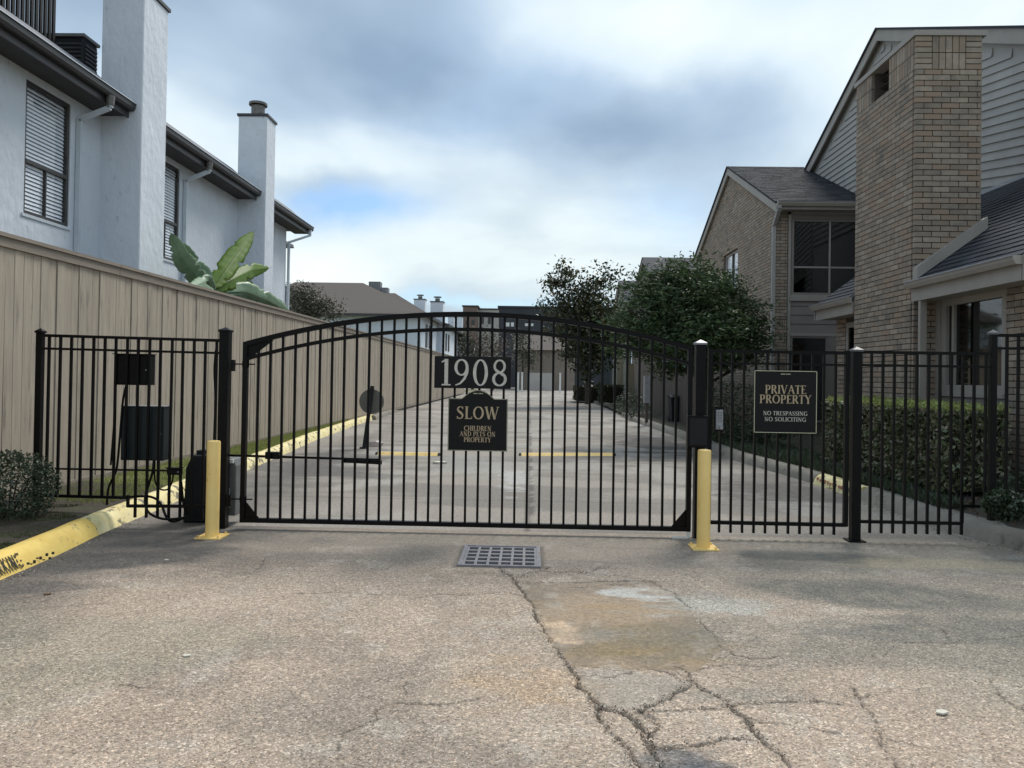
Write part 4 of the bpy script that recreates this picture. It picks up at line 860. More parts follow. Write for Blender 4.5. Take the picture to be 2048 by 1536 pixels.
MB().prism([(gl+.02, YG-.007, ztop(gl)), (gl+.02, YG-.007, ztop(gl)-.17), (gl+.10, YG-.007, ztop(gl)-.09), (gl+.27, YG-.007, ztop(gl+.27)-.03)], (0, .014, 0)).build('corner_gusset', M_black, gate)
for py in (728, 998):
    z = Z(470, py); m = MB(); m.tube([(gX(448)+.06, YG, z), (gl+.09, YG, z)], .007, 8).tube([(gl, YG-.0, z-.03), (gl, YG, z+.03)], .033, 12); m.box((gX(448)+.06, YG-.03, z-.07), (gX(448)+.085, YG+.03, z+.04)); m.build('hinge', M_black, gate)
# operator arm bar across the gate
m = MB(); m.bar((gX(455), YG+.06, Z(455, 912)), (gX(755), YG+.07, Z(755, 921)), .022).box((gX(528), YG+.03, Z(540, 919)), (gX(556), YG+.09, Z(540, 905))).bar((gX(686), YG+.05, Z(686, 922)), (gX(762), YG+.05, Z(762, 926)), .03, .04); m.build('operator_arm', M_black, gate, 'straight black drive arm running from the operator to the gate')
# ---- stroke lettering
def earc(cx, cy, rx, ry, a0, a1, wf, n=14):
    return [(cx+rx*math.cos(R(a0+(a1-a0)*i/n)), cy+ry*math.sin(R(a0+(a1-a0)*i/n)), wf(R(a0+(a1-a0)*i/n))) for i in range(n+1)]
TK, TN = .15, .055
vw = lambda a: TN+(TK-TN)*abs(math.cos(a))
def glyph(c):
    S = {}
    st = lambda x: [(x, 0, TK), (x, 1, TK)]; ser = lambda x, y, w=.3: [(x-w/2, y+(.02 if y == 0 else -.02), .045), (x+w/2, y+(.02 if y == 0 else -.02), .045)]
    h = lambda x0, x1, y: [(x0, y, TN), (x1, y, TN)]
    if c == 'I': return .34, [st(.17), ser(.17, 0), ser(.17, 1)]
    if c == 'L': return .62, [st(.17), ser(.17, 0), ser(.17, 1), h(.17, .58, .03), [(.57, 0, .05), (.6, .2, .04)]]
    if c == 'E': return .62, [st(.17), ser(.17, 0), ser(.17, 1), h(.17, .56, .03), h(.17, .55, .97), h(.17, .48, .52), [(.56, 0, .05), (.58, .18, .04)], [(.54, 1, .05), (.55, .84, .04)]]
    if c == 'T': return .66, [st(.33), ser(.33, 0), h(.04, .62, .97), [(.05, 1, .05), (.04, .82, .04)], [(.61, 1, .05), (.62, .82, .04)]]
    if c == 'H': return .82, [st(.17), st(.65), ser(.17, 0), ser(.17, 1), ser(.65, 0), ser(.65, 1), h(.17, .65, .52)]
    if c == 'N': return .86, [[(.17, 0, TN), (.17, 1, TN)], [(.69, 0, TN), (.69, 1, TN)], [(.15, 1, TK), (.69, 0, TK)], ser(.17, 0), ser(.69, 1), ser(.12, 1, .2)]
    if c == 'P': return .66, [st(.17), ser(.17, 0), ser(.17, 1), h(.17, .36, .97), h(.17, .36, .47), earc(.36, .72, .2, .25, -90, 90, vw)]
    if c == 'R': return .76, [st(.17), ser(.17, 0), ser(.17, 1), h(.17, .36, .97), h(.17, .36, .5), earc(.36, .735, .18, .235, -90, 90, vw), [(.36, .5, TK), (.66, .02, TK)], ser(.68, 0, .16)]
    if c == 'D': return .84, [st(.17), ser(.17, 0), ser(.17, 1), h(.17, .36, .97), h(.17, .36, .03), earc(.36, .5, .36, .47, -90, 90, vw, 18)]
    if c == 'O': return .92, [earc(.46, .5, .36, .48, 0, 360, vw, 28)]
    if c == 'C': return .82, [earc(.48, .5, .36, .48, 45, 315, vw, 20), [(.73, .84, .06), (.76, 1, .04)], [(.73, .16, .06), (.76, .0, .04)]]
    if c == 'G': return .88, [earc(.48, .5, .36, .48, 45, 315, vw, 20), [(.74, .02, TK*.9), (.74, .42, TK*.9)], h(.6, .84, .43), [(.73, .84, .06), (.76, 1, .04)]]
    if c == 'S': return .62, [[(.52, .82, .05), (.44, .95, .06), (.3, .98, .07), (.15, .9, .10), (.1, .76, .13), (.16, .64, .15), (.32, .52, .17), (.46, .40, .15), (.52, .26, .13), (.46, .1, .10), (.3, .02, .07), (.16, .05, .06), (.08, .18, .05)], [(.52, .78, .05), (.53, 1, .04)], [(.08, .22, .05), (.07, 0, .04)]]
    if c == 'A': return .80, [[(.08, 0, TN), (.40, 1, TN)], [(.39, 1, TK), (.70, 0, TK)], h(.2, .6, .36), ser(.08, 0, .22), ser(.70, 0, .26)]
    if c == 'V': return .80, [[(.10, 1, TK), (.41, 0, TK)], [(.41, 0, TN), (.70, 1, TN)], ser(.1, 1, .26), ser(.70, 1, .22)]
    if c == 'Y': return .78, [[(.10, 1, TK), (.39, .48, TK)], [(.39, .48, TN), (.68, 1, TN)], [(.39, 0, TK), (.39, .5, TK)], ser(.1, 1, .26), ser(.68, 1, .22), ser(.39, 0)]
    if c == 'W': return 1.2, [[(.1, 1, TK), (.36, 0, TK)], [(.36, 0, TN), (.58, 1, TN)], [(.56, 1, TK), (.82, 0, TK)], [(.82, 0, TN), (1.08, 1, TN)], ser(.1, 1, .26), ser(1.08, 1, .22)]
    if c == '1': return .42, [[(.24, 0, .12), (.24, 1, .12)], [(.06, .88, .04), (.24, .98, .07)], ser(.24, 0, .34)]
    if c == '9': return .62, [earc(.3, .69, .215, .29, 0, 360, lambda a: .04+.055*abs(math.cos(a)), 26), [(.52, .69, .10), (.51, .48, .09), (.42, .26, .08), (.26, .08, .06), (.08, .01, .035)]]
    if c == '0': return .64, [earc(.31, .5, .225, .48, 0, 360, lambda a: .04+.065*abs(math.cos(a)), 28)]
    if c == '8': return .60, [earc(.3, .75, .19, .23, 0, 360, lambda a: .05+.03*abs(math.cos(a)), 24), earc(.3, .26, .225, .24, 0, 360, lambda a: .05+.045*abs(math.cos(a)), 24), [(.16, .62, .07), (.44, .40, .07)]]
    if c == 'K': return .76, [st(.17), ser(.17, 0), ser(.17, 1), [(.2, .45, TN), (.62, 1, TN)], [(.3, .55, TK), (.66, 0, TK)]]
    return .35, []
def text_w(s, h, tr=.04): return sum(glyph(c)[0]+tr for c in s)*h-tr*h
def lettering(parent, s, cx, zb, h, Yf, mat, wscale=1.0, tr=.04, depth=.004, bold=1.0, name='lettering', width=None):
    """raised letters facing the viewer (-Y)"""
    w = text_w(s, h, tr)*wscale
    if width: wscale *= width/w; w = width
    x = cx-w/2; out = []
    for c in s:
        gw, st = glyph(c); m = MB()
        for k, sk in enumerate(st):
            P = [(x+a*h*wscale, zb+b*h, wd*h*bold) for a, b, wd in sk]; n = len(m.v); e = .0002*k
            for i, (px_, pz, wd) in enumerate(P):
                a = P[max(0, i-1)]; b = P[min(len(P)-1, i+1)]; dx, dz = b[0]-a[0], b[1]-a[1]; l = math.hypot(dx, dz) or 1; nx, nz = -dz/l*wd/2, dx/l*wd/2
                for yy in (Yf-depth-e, Yf): m.v += [Vector((px_+nx, yy, pz+nz)), Vector((px_-nx, yy, pz-nz))]
            for i in range(len(P)-1):
                a = n+i*4; b = a+4; m.f += [(a, a+1, b+1, b), (a, b, b+2, a+2), (a+1, a+3, b+3, b+1), (a+2, b+2, b+3, a+3)]
            m.f += [(n, n+2, n+3, n+1)]; q = n+(len(P)-1)*4; m.f += [(q, q+1, q+3, q+2)]
        if m.v: out.append(m.build(name, mat, parent))
        x += (gw+tr)*h*wscale
    return out
YS = YG-.03
# 1908 plate
x0, x1, z0, z1 = U(869, 745, Y=YS).x, U(1022, 745, Y=YS).x, Z(945, 777, YS), Z(945, 713, YS)
t = thing('number_sign', 'black plate with large pale numerals 1908 in the middle of the arched gate', 'sign', ((x0+x1)/2, YS, z0))
MB().box((x0, YS-.006, z0), (x1, YS+.006, z1)).build('plate', M_sign, t, bevel=.002)
lettering(t, '1908', (x0+x1)/2+.01, z0+(z1-z0)*.09, (z1-z0)*.82, YS-.006, M_pale, width=(x1-x0)*.88, tr=.10, name='numeral', bold=1.15)
# SLOW plate
x0, x1, zb, zt = U(896, 850, Y=YS).x, U(1015, 850, Y=YS).x, Z(955, 902, YS), Z(955, 797, YS); zc = Z(955, 780, YS); xm = (x0+x1)/2
YS2 = YS-.004
t = thing('warning_sign', 'black arch-topped sign reading SLOW CHILDREN AND PETS ON PROPERTY under the number plate', 'sign', (xm, YS, zb))
hw = (x1-x0)/2
def shape(inset):
    P = [(x0+inset, zb+inset), (x1-inset, zb+inset), (x1-inset, zt-inset), (xm+hw*.55, zt-inset)]
    for i in range(1, 14): u = 1-2*i/14; P.append((xm+hw*.52*u, zt-inset+(zc-zt)*(math.cos(u*math.pi/2))**.8))
    P += [(xm-hw*.55, zt-inset), (x0+inset, zt-inset)]; return P
MB().prism([(a, YS2-.004, b) for a, b in shape(0)], (0, .010, 0)).build('plate', M_sign, t)
for k, (a, b) in enumerate(zip(shape(.004), shape(.004)[1:]+shape(.004)[:1])): pass
P = shape(.005); rows = []
bm = MB()
for a, b in zip(P, P[1:]+P[:1]): bm.bar((a[0], YS2-.0055, a[1]), (b[0], YS2-.0055, b[1]), .004, .006, up=(0, 1, 0))
bm.build('border', M_signedge, t)
lettering(t, 'SLOW', xm, Z(955, 838, YS), .118, YS2-.004, M_gold, width=(x1-x0)*.72, tr=.06, bold=1.1)
lettering(t, 'CHILDREN', xm, Z(955, 861.5, YS), .047, YS2-.004, M_gold, width=(x1-x0)*.46, bold=1.1); lettering(t, 'AND PETS ON', xm, Z(955, 872.5, YS), .045, YS2-.004, M_gold, width=(x1-x0)*.60, bold=1.1); lettering(t, 'PROPERTY', xm, Z(955, 884, YS), .045, YS2-.004, M_gold, width=(x1-x0)*.46, bold=1.1)
def flourish(t, x, z, w):
    m = MB()
    for s in (-1, 1):
        for k in range(3): m.prism([(x+s*w*(.02+.14*k), YS2-.0065, z), (x+s*w*(.10+.14*k), YS2-.0065, z+w*.07), (x+s*w*(.2+.14*k), YS2-.0065, z-w*.01), (x+s*w*(.10+.14*k), YS2-.0065, z-w*.05)], (0, .002, 0))
    m.build('ornament', M_signedge, t)
flourish(t, xm, Z(955, 787, YS), .10)
# ------------------------------------------------------------------ walk gate with sign
pg = thing('walk_gate', 'narrow black picket walk gate holding the private property sign', 'gate', (gX(1556), YG, .05)); a, b = gX(1418), gX(1692)
rail(pg, a, b, Z(1550, 704), w=.036, h=.03); rail(pg, a, b, Z(1550, 728), h=.02); rail(pg, a, b, Z(1550, 1047), h=.034)
for x in (a, b): MB().box((x-.02, YG-.021, Z(1550, 1050)), (x+.02, YG+.021, Z(1550, 699))).build('stile', M_black, pg)
pickets(pg, [1440+22.95*k for k in range(11)], Z(1550, 1067), Z(1550, 704))
MB().box((gX(1425), YG-.06, Z(1430, 862)), (gX(1444), YG-.022, Z(1430, 812))).build('lock_box', M_black, pg)
x0, x1, z0, z1 = gX(1504), gX(1630), Z(1566, 866), Z(1566, 741)
t = thing('private_property_sign', 'square black sign reading PRIVATE PROPERTY NO TRESPASSING NO SOLICITING on the walk gate', 'sign', ((x0+x1)/2, YS, z0)); xm = (x0+x1)/2
MB().box((x0, YS-.006, z0), (x1, YS+.006, z1)).build('plate', M_sign, t, bevel=.003)
e = .006; bm = MB()
for p, q in (((x0+e, z0+e), (x1-e, z0+e)), ((x1-e, z0+e), (x1-e, z1-e)), ((x1-e, z1-e), (x0+e, z1-e)), ((x0+e, z1-e), (x0+e, z0+e))): bm.bar((p[0], YS-.0075, p[1]), (q[0], YS-.0075, q[1]), .006, .006, up=(0, 1, 0))
bm.build('border', M_signedge, t)
YS2 = YS-.002; hh = z1-z0
lettering(t, 'PRIVATE', xm, z0+hh*.63, hh*.135, YS-.006, M_gold, width=(x1-x0)*.65, bold=1.1); lettering(t, 'PROPERTY', xm, z0+hh*.475, hh*.135, YS-.006, M_gold, width=(x1-x0)*.82, bold=1.1)
lettering(t, 'NO TRESPASSING', xm, z0+hh*.285, hh*.065, YS-.006, M_pale, width=(x1-x0)*.70, bold=1.0); lettering(t, 'NO SOLICITING', xm, z0+hh*.19, hh*.065, YS-.006, M_pale, width=(x1-x0)*.66, bold=1.0)
flourish(t, xm, z1-.035, .10)
# keypad lock
t = thing('keypad', 'pale metal push-button lock on the left stile of the walk gate', 'lock', (gX(1434), YG-.07, Z(1434, 858)))
MB().box((gX(1427), YG-.085, Z(1434, 858)), (gX(1441), YG-.061, Z(1434, 819))).build('body', M_capmetal, t, bevel=.004)
for r_ in range(4):
    for c_ in range(2): x = gX(1431.5)+c_*.026; z = Z(1434, 824)-r_*.027; MB().tube([(x, YG-.086, z), (x, YG-.092, z)], .007, 10).build('button', M_grey, t)
MB().tube([(gX(1436), YG-.086, Z(1436, 853)), (gX(1436), YG-.115, Z(1436, 853))], .019, 14).build('knob', M_capmetal, t)
# lock case on right post
t = thing('lock_case', 'square black latch box mounted low on the right gate post', 'box', (gX(1390), YG-.07, Z(1390, 893)))
MB().box((gX(1369), YG-.13, Z(1390, 893)), (gX(1411), YG-.057, Z(1390, 830))).build('case', M_black, t, bevel=.005); MB().box((gX(1373), YG-.135, Z(1390, 888)), (gX(1407), YG-.131, Z(1390, 835))).build('cover', M_blackmatte, t)
tag(MB().box((gX(1376), YG-.02, .0), (gX(1381.5), YG+.01, Z(1380, 893))).box((gX(1345), YG-.05, .0), (gX(1376), YG-.02, .012)).build('gate_stop', M_white), 'thin pale galvanised upright beside the right gate post', 'pole')
# right panel, stepped
t = thing('picket_fence', 'black picket fence panel between the base-plate post and the taller post at right', 'fence', (gX(1850), YG, .1)); a, b = gX(1709)+.05, gX(1983)-.038; xm = gX(1925)
rail(t, a, b, Z(1850, 706)); rail(t, a, b, Z(1850, 732), h=.022); rail(t, a, xm, Z(1830, 1045)); rail(t, xm, b, Z(1950, 1012)); MB().box((xm-.012, YG-.013, Z(1925, 1046)), (xm+.012, YG+.013, Z(1925, 1011))).build('step_bar', M_black, t)
pickets(t, [1741+22.9*k for k in range(11)], lambda x: Z(1850, 1068) if x < xm+.01 else Z(1950, 1014), Z(1850, 706))
t = thing('picket_fence', 'black picket fence panel in the shrubs at the right edge, higher than its neighbour', 'fence', (gX(2080), YG, .2)); a, b = gX(1983)+.038, gX(2240)
rail(t, a, b, Z(2020, 671)); rail(t, a, b, Z(2020, 697), h=.022); rail(t, a, b, Z(2020, 990)); pickets(t, [2012+22.9*k for k in range(10)], Z(2020, 1010), Z(2020, 671))
# ------------------------------------------------------------------ bollards
for px, py, top, lab in ((424, 1074, 881, 'yellow steel bollard standing in front of the hinge-side gate post'), (1406.5, 1096, 899, 'yellow steel bollard in front of the right gate post by the walk gate')):
    p = U(px, py, Z=0); r_ = .059; z1 = U(px, top, Y=p.y).z; t = thing('bollard', lab, 'bollard', (p.x, p.y, 0), 'yellow bollards beside the gate')
    o = MB().tube([(p.x, p.y, .012), (p.x, p.y, z1-.015), (p.x, p.y, z1-.004), (p.x, p.y, z1)], [r_, r_, r_*.93, r_*.6], 28).build('shaft', M_yellow, t); smooth_angle(o)
    pb = MB().box((p.x-.115, p.y-.115, 0), (p.x+.115, p.y+.115, .012)).build('base_plate', M_yellow, t)
    for sx in (-1, 1):
        for sy in (-1, 1): MB().tube([(p.x+sx*.09, p.y+sy*.09, .012), (p.x+sx*.09, p.y+sy*.09, .03)], .011, 6).build('bolt', M_yellow, pb)
# ------------------------------------------------------------------ gate operator, boxes, conduits
x0, x1 = gX(378, 7.5), gX(440, 7.5); t = thing('gate_operator', 'black plastic gate motor housing standing behind the hinge post', 'gate motor', ((x0+x1)/2, 7.55, 0))
MB().prism([(x0, 7.38, 0), (x1, 7.38, 0), (x1-.01, 7.38, Z(400, 925, 7.5)), (x1-.05, 7.38, Z(400, 908, 7.5)), (x0+.08, 7.38, Z(400, 908, 7.5)), (x0+.02, 7.38, Z(400, 935, 7.5))], (0, .38, 0)).build('housing', M_blackmatte, t, bevel=.02)
MB().box(((x0+x1)/2-.06, 7.45, Z(400, 908, 7.5)), ((x0+x1)/2+.03, 7.6, Z(400, 900, 7.5))).build('top_knob', M_blackmatte, t)
x0, x1 = gX(456, 7.35), gX(479, 7.35); t = thing('arm_housing', 'slate grey gearbox cover with white label right of the hinge post', 'gate motor', ((x0+x1)/2, 7.4, .1))
MB().prism([(x0, 7.27, .10), (x1, 7.27, .10), (x1, 7.27, Z(470, 930, 7.35)), (x1-.03, 7.27, Z(470, 916, 7.35)), (x0, 7.27, Z(470, 914, 7.35))], (0, .3, 0)).build('cover', M_grey, t, bevel=.01)
MB().box((x0+.035, 7.262, Z(470, 1015, 7.3)), (x0+.06, 7.268, Z(470, 975, 7.3))).build('label_plate', M_white, t); MB().box((x0, 7.24, Z(470, 925, 7.3)), (x1-.02, 7.268, Z(470, 918, 7.3))).build('top_strip', M_white, t)
def encl(px0, px1, py0, py1, Y, d, mat, label, cat='box'):
    x0, x1, z0, z1 = gX(px0, Y), gX(px1, Y), Z((px0+px1)/2, py1, Y), Z((px0+px1)/2, py0, Y)
    t = thing('control_box', label, cat, ((x0+x1)/2, Y, z0)); MB().box((x0, Y, z0), (x1, Y+d, z1)).build('case', mat, t, bevel=.006); MB().box((x0+.01, Y-.008, z0+.012), (x1-.012, Y-.001, z1-.015)).build('door', mat, t, bevel=.004)
    MB().box((x0-.008, Y-.015, z1), (x1+.008, Y+d, z1+.008)).build('drip_lid', M_capmetal if mat == M_greenbox else M_black, t); MB().tube([(x1-.02, Y-.008, (z0+z1)/2), (x1-.02, Y-.016, (z0+z1)/2)], .008, 8).build('latch', M_grey, t); return t
encl(224, 294, 709, 770, YG+.02, .13, M_black, 'small black metal control box high on the left fence panel')
encl(241, 326, 813, 921, YG+.05, .16, M_greenbox, 'larger dark green enclosure low on the left fence panel')
encl(334, 362, 937, 950, YG-.01, .05, M_black, 'small flat black junction box on the low rail of the left panel')
def cable(P, r_, label, Y=YG+.035, mat=M_black):
    pts = [(gX(a, Y+o), Y+o, U(a, b, Y=Y+o).z) for a, b, o in P]
    # smooth
    Q = []
    for i in range(len(pts)-1):
        p0_, p1_, p2_, p3_ = [Vector(pts[min(max(j, 0), len(pts)-1)]) for j in (i-1, i, i+1, i+2)]
        for k in range(6):
            u = k/6; Q.append(.5*((2*p1_)+(-p0_+p2_)*u+(2*p0_-5*p1_+4*p2_-p3_)*u*u+(-p0_+3*p1_-3*p2_+p3_)*u**3))
    Q.append(Vector(pts[-1])); o = MB().tube(Q, r_, 8).build('conduit', mat); smooth_angle(o, 80); tag(o, label, 'cable', 'conduits around the control boxes')
cable([(250, 770, 0), (244, 800, 0), (240, 860, 0), (236, 920, 0), (232, 945, 0), (219, 975, 0), (216, 1010, 0)], .011, 'black conduit running down from the small control box into the bed')
cable([(228, 770, 0), (227, 840, 0), (222, 930, 0)], .009, 'thin black conduit hanging straight under the left edge of the small control box')
cable([(308, 921, 0), (306, 945, -.02), (297, 975, -.03), (292, 1000, -.05), (300, 1025, -.08), (330, 1038, -.12), (368, 1036, -.1)], .012, 'looping black conduit from the green enclosure down to the pavement')
cable([(310, 921, 0), (311, 960, 0), (322, 978, 0), (338, 978, 0), (346, 962, 0), (347, 948, 0)], .008, 'short looped cable between the green enclosure and the junction box')
cable([(360, 943, 0), (364, 970, 0), (368, 1000, 0), (376, 1030, 0)], .014, 'thick black conduit dropping from the junction box to the motor')
cable([(262, 994, 0), (300, 993, -.02), (322, 1005, -.04), (336, 1035, -.08), (350, 1043, -.1), (375, 1034, -.08)], .012, 'black hose arching over the low rail to the pavement')
cable([(427, 700, .02), (425, 740, .02), (428, 800, .02), (427, 880, .02)], .008, 'black wire running down beside the hinge post')
# ------------------------------------------------------------------ drain grate
t = thing('drain_grate', 'steel drain grate with rows of slots set in the driveway before the gate', 'drain', ((gx0+gx1)/2, (gy0+gy1)/2, 0)); fr = .045
wall = MB().box((gx0, gy0, -.03), (gx1, gy0+.03, .012)).box((gx0, gy1-.03, -.03), (gx1, gy1, .012)).box((gx0, gy0+.03, -.03), (gx0+.03, gy1-.03, .012)).box((gx1-.03, gy0+.03, -.03), (gx1, gy1-.03, .012)).build('frame', M_steel, t)
ix0, ix1, iy0, iy1 = gx0+.04, gx1-.04, gy0+.04, gy1-.04; nc, nr_ = 6, 5
cw = (ix1-ix0)/nc; rh = (iy1-iy0)/nr_
for i in range(nc+1): x = ix0+i*cw; MB().box((x-.011, iy0, -.02), (x+.011, iy1, .006)).build('bar', M_steel, t)
for j in range(nr_+1):
    y = iy0+j*rh
    for i in range(nc): MB().box((ix0+i*cw+.0115, y-.02, -.02), (ix0+(i+1)*cw-.0115, y+.02, .004)).build('cross_bar', M_steel, t)
# ------------------------------------------------------------------ speed bumps, leaning arm, disc
for k, (a, b, py, lab) in enumerate(((757, 876, 909, 'shorter yellow striped speed strip on the road left of the sign'), (1043, 1226, 911, 'longer yellow striped speed strip on the road right of the sign'))):
    p = U(a, py, Z=0); q = U(b, py+(0 if k else 2), Z=0); t = thing('speed_strip', lab, 'speed bump', ((p.x+q.x)/2, p.y, 0)); n = 5; d = (q-p)/n
    for i in range(n):
        s = p+d*i; e = p+d*(i+1)*1; m = MB(); m.prism([(s.x, s.y-.09, 0), (s.x, s.y-.03, .05), (s.x, s.y+.03, .05), (s.x, s.y+.09, 0)], (d.x-.004, d.y, 0)); m.build('segment', M_yellow if True else M_black, t)
    MB().prism([(p.x-.05, p.y-.085, 0), (p.x-.05, p.y-.03, .045), (p.x-.05, p.y+.03, .045), (p.x-.05, p.y+.085, 0)], (.046, 0, 0)).build('end_cap', M_blackmatte, t); MB().prism([(q.x+.003, q.y-.085, 0), (q.x+.003, q.y-.03, .045), (q.x+.003, q.y+.03, .045), (q.x+.003, q.y+.085, 0)], (.046, 0, 0)).build('end_cap', M_blackmatte, t)
p = U(728, 897, Z=0); q = U(745, 772, Y=p.y+.1)
t = thing('arm_post', 'thin black post leaning beside the kerb with a round grey disc behind it', 'post', p); MB().bar(p, q, .07, .05).build('shaft', M_blackmatte, t); MB().tube([(p.x, p.y, 0), (p.x, p.y, .03)], .09, 12).build('foot', M_blackmatte, t)
c = U(743, 803, Y=p.y+.16); o = MB().tube([c, c+Vector((0, .03, 0))], .255, 32).build('disc', pmat('grey_disc', (0.13, 0.125, 0.11), (0.11, 0.105, 0.095), rough=.7), t)
p = U(750, 893, Z=0); m = MB().prism([(p.x-.12, p.y-.1, 0), (p.x+.1, p.y-.12, 0), (p.x+.13, p.y-.1, .08), (p.x+.02, p.y-.1, .12), (p.x-.1, p.y-.1, .10)], (.03, .2, 0)); tag(m.build('broken_block', pmat('pinkish_concrete', (.5, .42, .40), (.42, .36, .34))), 'pinkish lump of broken concrete lying by the speed strip', 'rubble')
# ------------------------------------------------------------------ kerb stencils
def kerb_text(s, A, B, zf, h, mat, parent, side, name='stencil_letter'):
    """letters lying on the sloping kerb face between foot points A and B"""
    A, B = Vector((*A, 0)), Vector((*B, 0)); d = (B-A); Ln = d.length; d.normalize(); nrm = Vector((side*.09, 0, .15)).normalized(); up = nrm
    face = d.cross(up)*(1 if side < 0 else -1); 
    tw = sum(glyph(c)[0]+.12 for c in s); x = 0
    for c in s:
        gw, st = glyph(c); m = MB()
        for sk in st:
            if len(sk) == 2 and max(sk[0][2], sk[1][2]) < .05: continue
            for (a, b) in zip(sk[:-1], sk[1:]):
                P = [A+d*((x+q[0])/tw*Ln)+up*(zf+q[1]*h)+face*.006 for q in (a, b)]
                if random.random() < .9: m.bar(P[0], P[1], .012, .002, up=face)
        if m.v: m.build(name, mat, parent)
        x += gw+.12
A = G([(-50, 1184)])[0]; B = G([(54, 1139)])[0]; kerb_text('NO PARKING', A, B, .03, .115, M_blackpaint, kl, -1)
m = MB()
for i in range(9):
    a = U(58+i*6.2, 1128-i*2.4+random.uniform(-6, 6), Z=.08); m.box(a-Vector((.014, .005, .005)), a+Vector((.002, .005, random.uniform(.0, .02))))
m.build('paint_marks', M_blackpaint, kl)
m = MB()
for i in range(12):
    t_ = i/12; a = Vector((*RB[1], 0)).lerp(Vector((*RB[2], 0)), t_); m.box(a+Vector((.03, -.03, .05)), a+Vector((.045, .05*random.random(), .09+.03*random.random())))
m.build('paint_marks', M_redpaint, krt)
# ------------------------------------------------------------------ hedge and plants
def shell(n, x0, x1, y0, y1, z0, z1, wob=.06, top=False):
    C = []
    A = [( (x1-x0)*(z1-z0), 'S'), ((y1-y0)*(z1-z0), 'W'), ((x1-x0)*(y1-y0), 'T'), ((x1-x0)*(z1-z0)*.3, 'N')]; tot = sum(a for a, _ in A)
    for a, k in A:
        m_ = int(n*a/tot); u = rng.random(m_); v = rng.random(m_); d = np.abs(rng.normal(0, wob, m_))
        if k == 'S': C.append(np.stack([x0+(x1-x0)*u, y0+d, z0+(z1-z0)*v], 1))
        if k == 'N': C.append(np.stack([x0+(x1-x0)*u, y1-d, z0+(z1-z0)*v], 1))
        if k == 'W': C.append(np.stack([x0+d, y0+(y1-y0)*u, z0+(z1-z0)*v], 1))
        if k == 'T': C.append(np.stack([x0+(x1-x0)*u, y0+(y1-y0)*v, z1-d], 1))
    C = np.concatenate(C); b = (fbm(C[:, 0]*1+C[:, 1], C[:, 2]+C[:, 1]*.5, 3.0, 77, 3)-.5)*.16; C[:, 0] -= b; C[:, 1] -= b; return C
hx0, hx1, hy0, hy1, hz0, hz1 = 4.76, 5.58, 8.8, 12.3, .24, 1.22
t = thing('hedge', 'clipped box hedge with yellow-green top in front of the brick chimney', 'hedge', (hx0, hy0, .2))
MB().box((hx0+.12, hy0+.12, hz0), (hx1-.05, hy1-.1, hz1-.10)).build('branches', M_core, t)
leaves('foliage', shell(10500, hx0, hx1, hy0, hy1, hz0+.02, hz1-.03,   .09), .075, M_hedge, t, kind='stuff')
C = np.stack([hx0+(hx1-hx0)*rng.random(6500), hy0+(hy1-hy0)*rng.random(6500), hz1-.01+rng.normal(0, .022, 6500)], 1); leaves('top_growth', C, .042, M_hedget, t, kind='stuff', updir=((0, 0, .5), .8))
Cs = []
for i in range(160):
    cx, cy = random.uniform(hx0, hx1), random.uniform(hy0, hy1); Cs.append(np.array([[cx, cy, hz1]])+rng.normal(0, .02, (6, 3))+np.array([0, 0, .03]))
leaves('sprigs', np.concatenate(Cs), .04, M_hedget, t, kind='stuff')
def ball(n, c, r, wob=.15, seed=0):
    d = rng.normal(size=(n, 3)); d /= np.linalg.norm(d, axis=1)[:, None]; f = 1-np.abs(rng.normal(0, wob, n)); f *= .86+.3*(fbm(d[:, 0]*2+9+seed, d[:, 1]*2+d[:, 2]*2+5, 1.6, 66+seed, 3))
    return np.array(c)+d*f[:, None]*np.array(r)
def shrub(c, r, n, size, mat, label, group=None, name='shrub'):
    t = thing(name, label, 'shrub', (c[0], c[1], c[2]-r[2]*.8), group)
    m = MB()
    for k in range(7): a = k*.9; m.tube([(c[0], c[1], c[2]-r[2]*.9), (c[0]+math.cos(a)*r[0]*.5, c[1]+math.sin(a)*r[1]*.5, c[2]+r[2]*.3)], [.012, .004], 5)
    m.build('stems', M_bark, t); C = ball(n, c, r, .22); C = C[C[:, 2] > .14]; leaves('foliage', C, size, mat, t, kind='stuff')
    return t
p = U(22, 985, Y=6.75); shrub((p.x-.02, 6.75, .42), (.40, .40, .34), 5200, .034, M_leafD, 'dark dense shrub on the bed by the yellow kerb at the left edge')
# strappy ground cover on the right bed
pts = []
while len(pts) < 15000:
    y = random.uniform(8.2, 19); x = kline_x(RR, y) if False else None
    xk = kline_x([(a, b) for a, b in sorted(RR, key=lambda q: q[1])], y)+.24; xx = random.uniform(xk, min(xk+.9+.08*(y-8), 5.2))
    if y < 12.6 and xx > hx0-.02: continue
    pts.append((xx, y, .15))
blades('ground_cover', np.array(pts), .13, .016, pmat('strappy_leaf', (0.035, 0.055, 0.028), (0.055, 0.075, 0.04), rough=.4, island=.5, translucent=.15), lean=.9)
pts = []
while len(pts) < 900:
    y = random.uniform(5.4, 8.6); xk = kline_x([(a, b) for a, b in sorted(RR, key=lambda q: q[1])], y)+.26; pts.append((random.uniform(xk, 7), y, random.uniform(.15, .22)))
leaves('leaf_litter', np.array(pts), .05, M_dryleaf, kind='stuff', off=(0, 0, 0), updir=((0, 0, 0), 1))
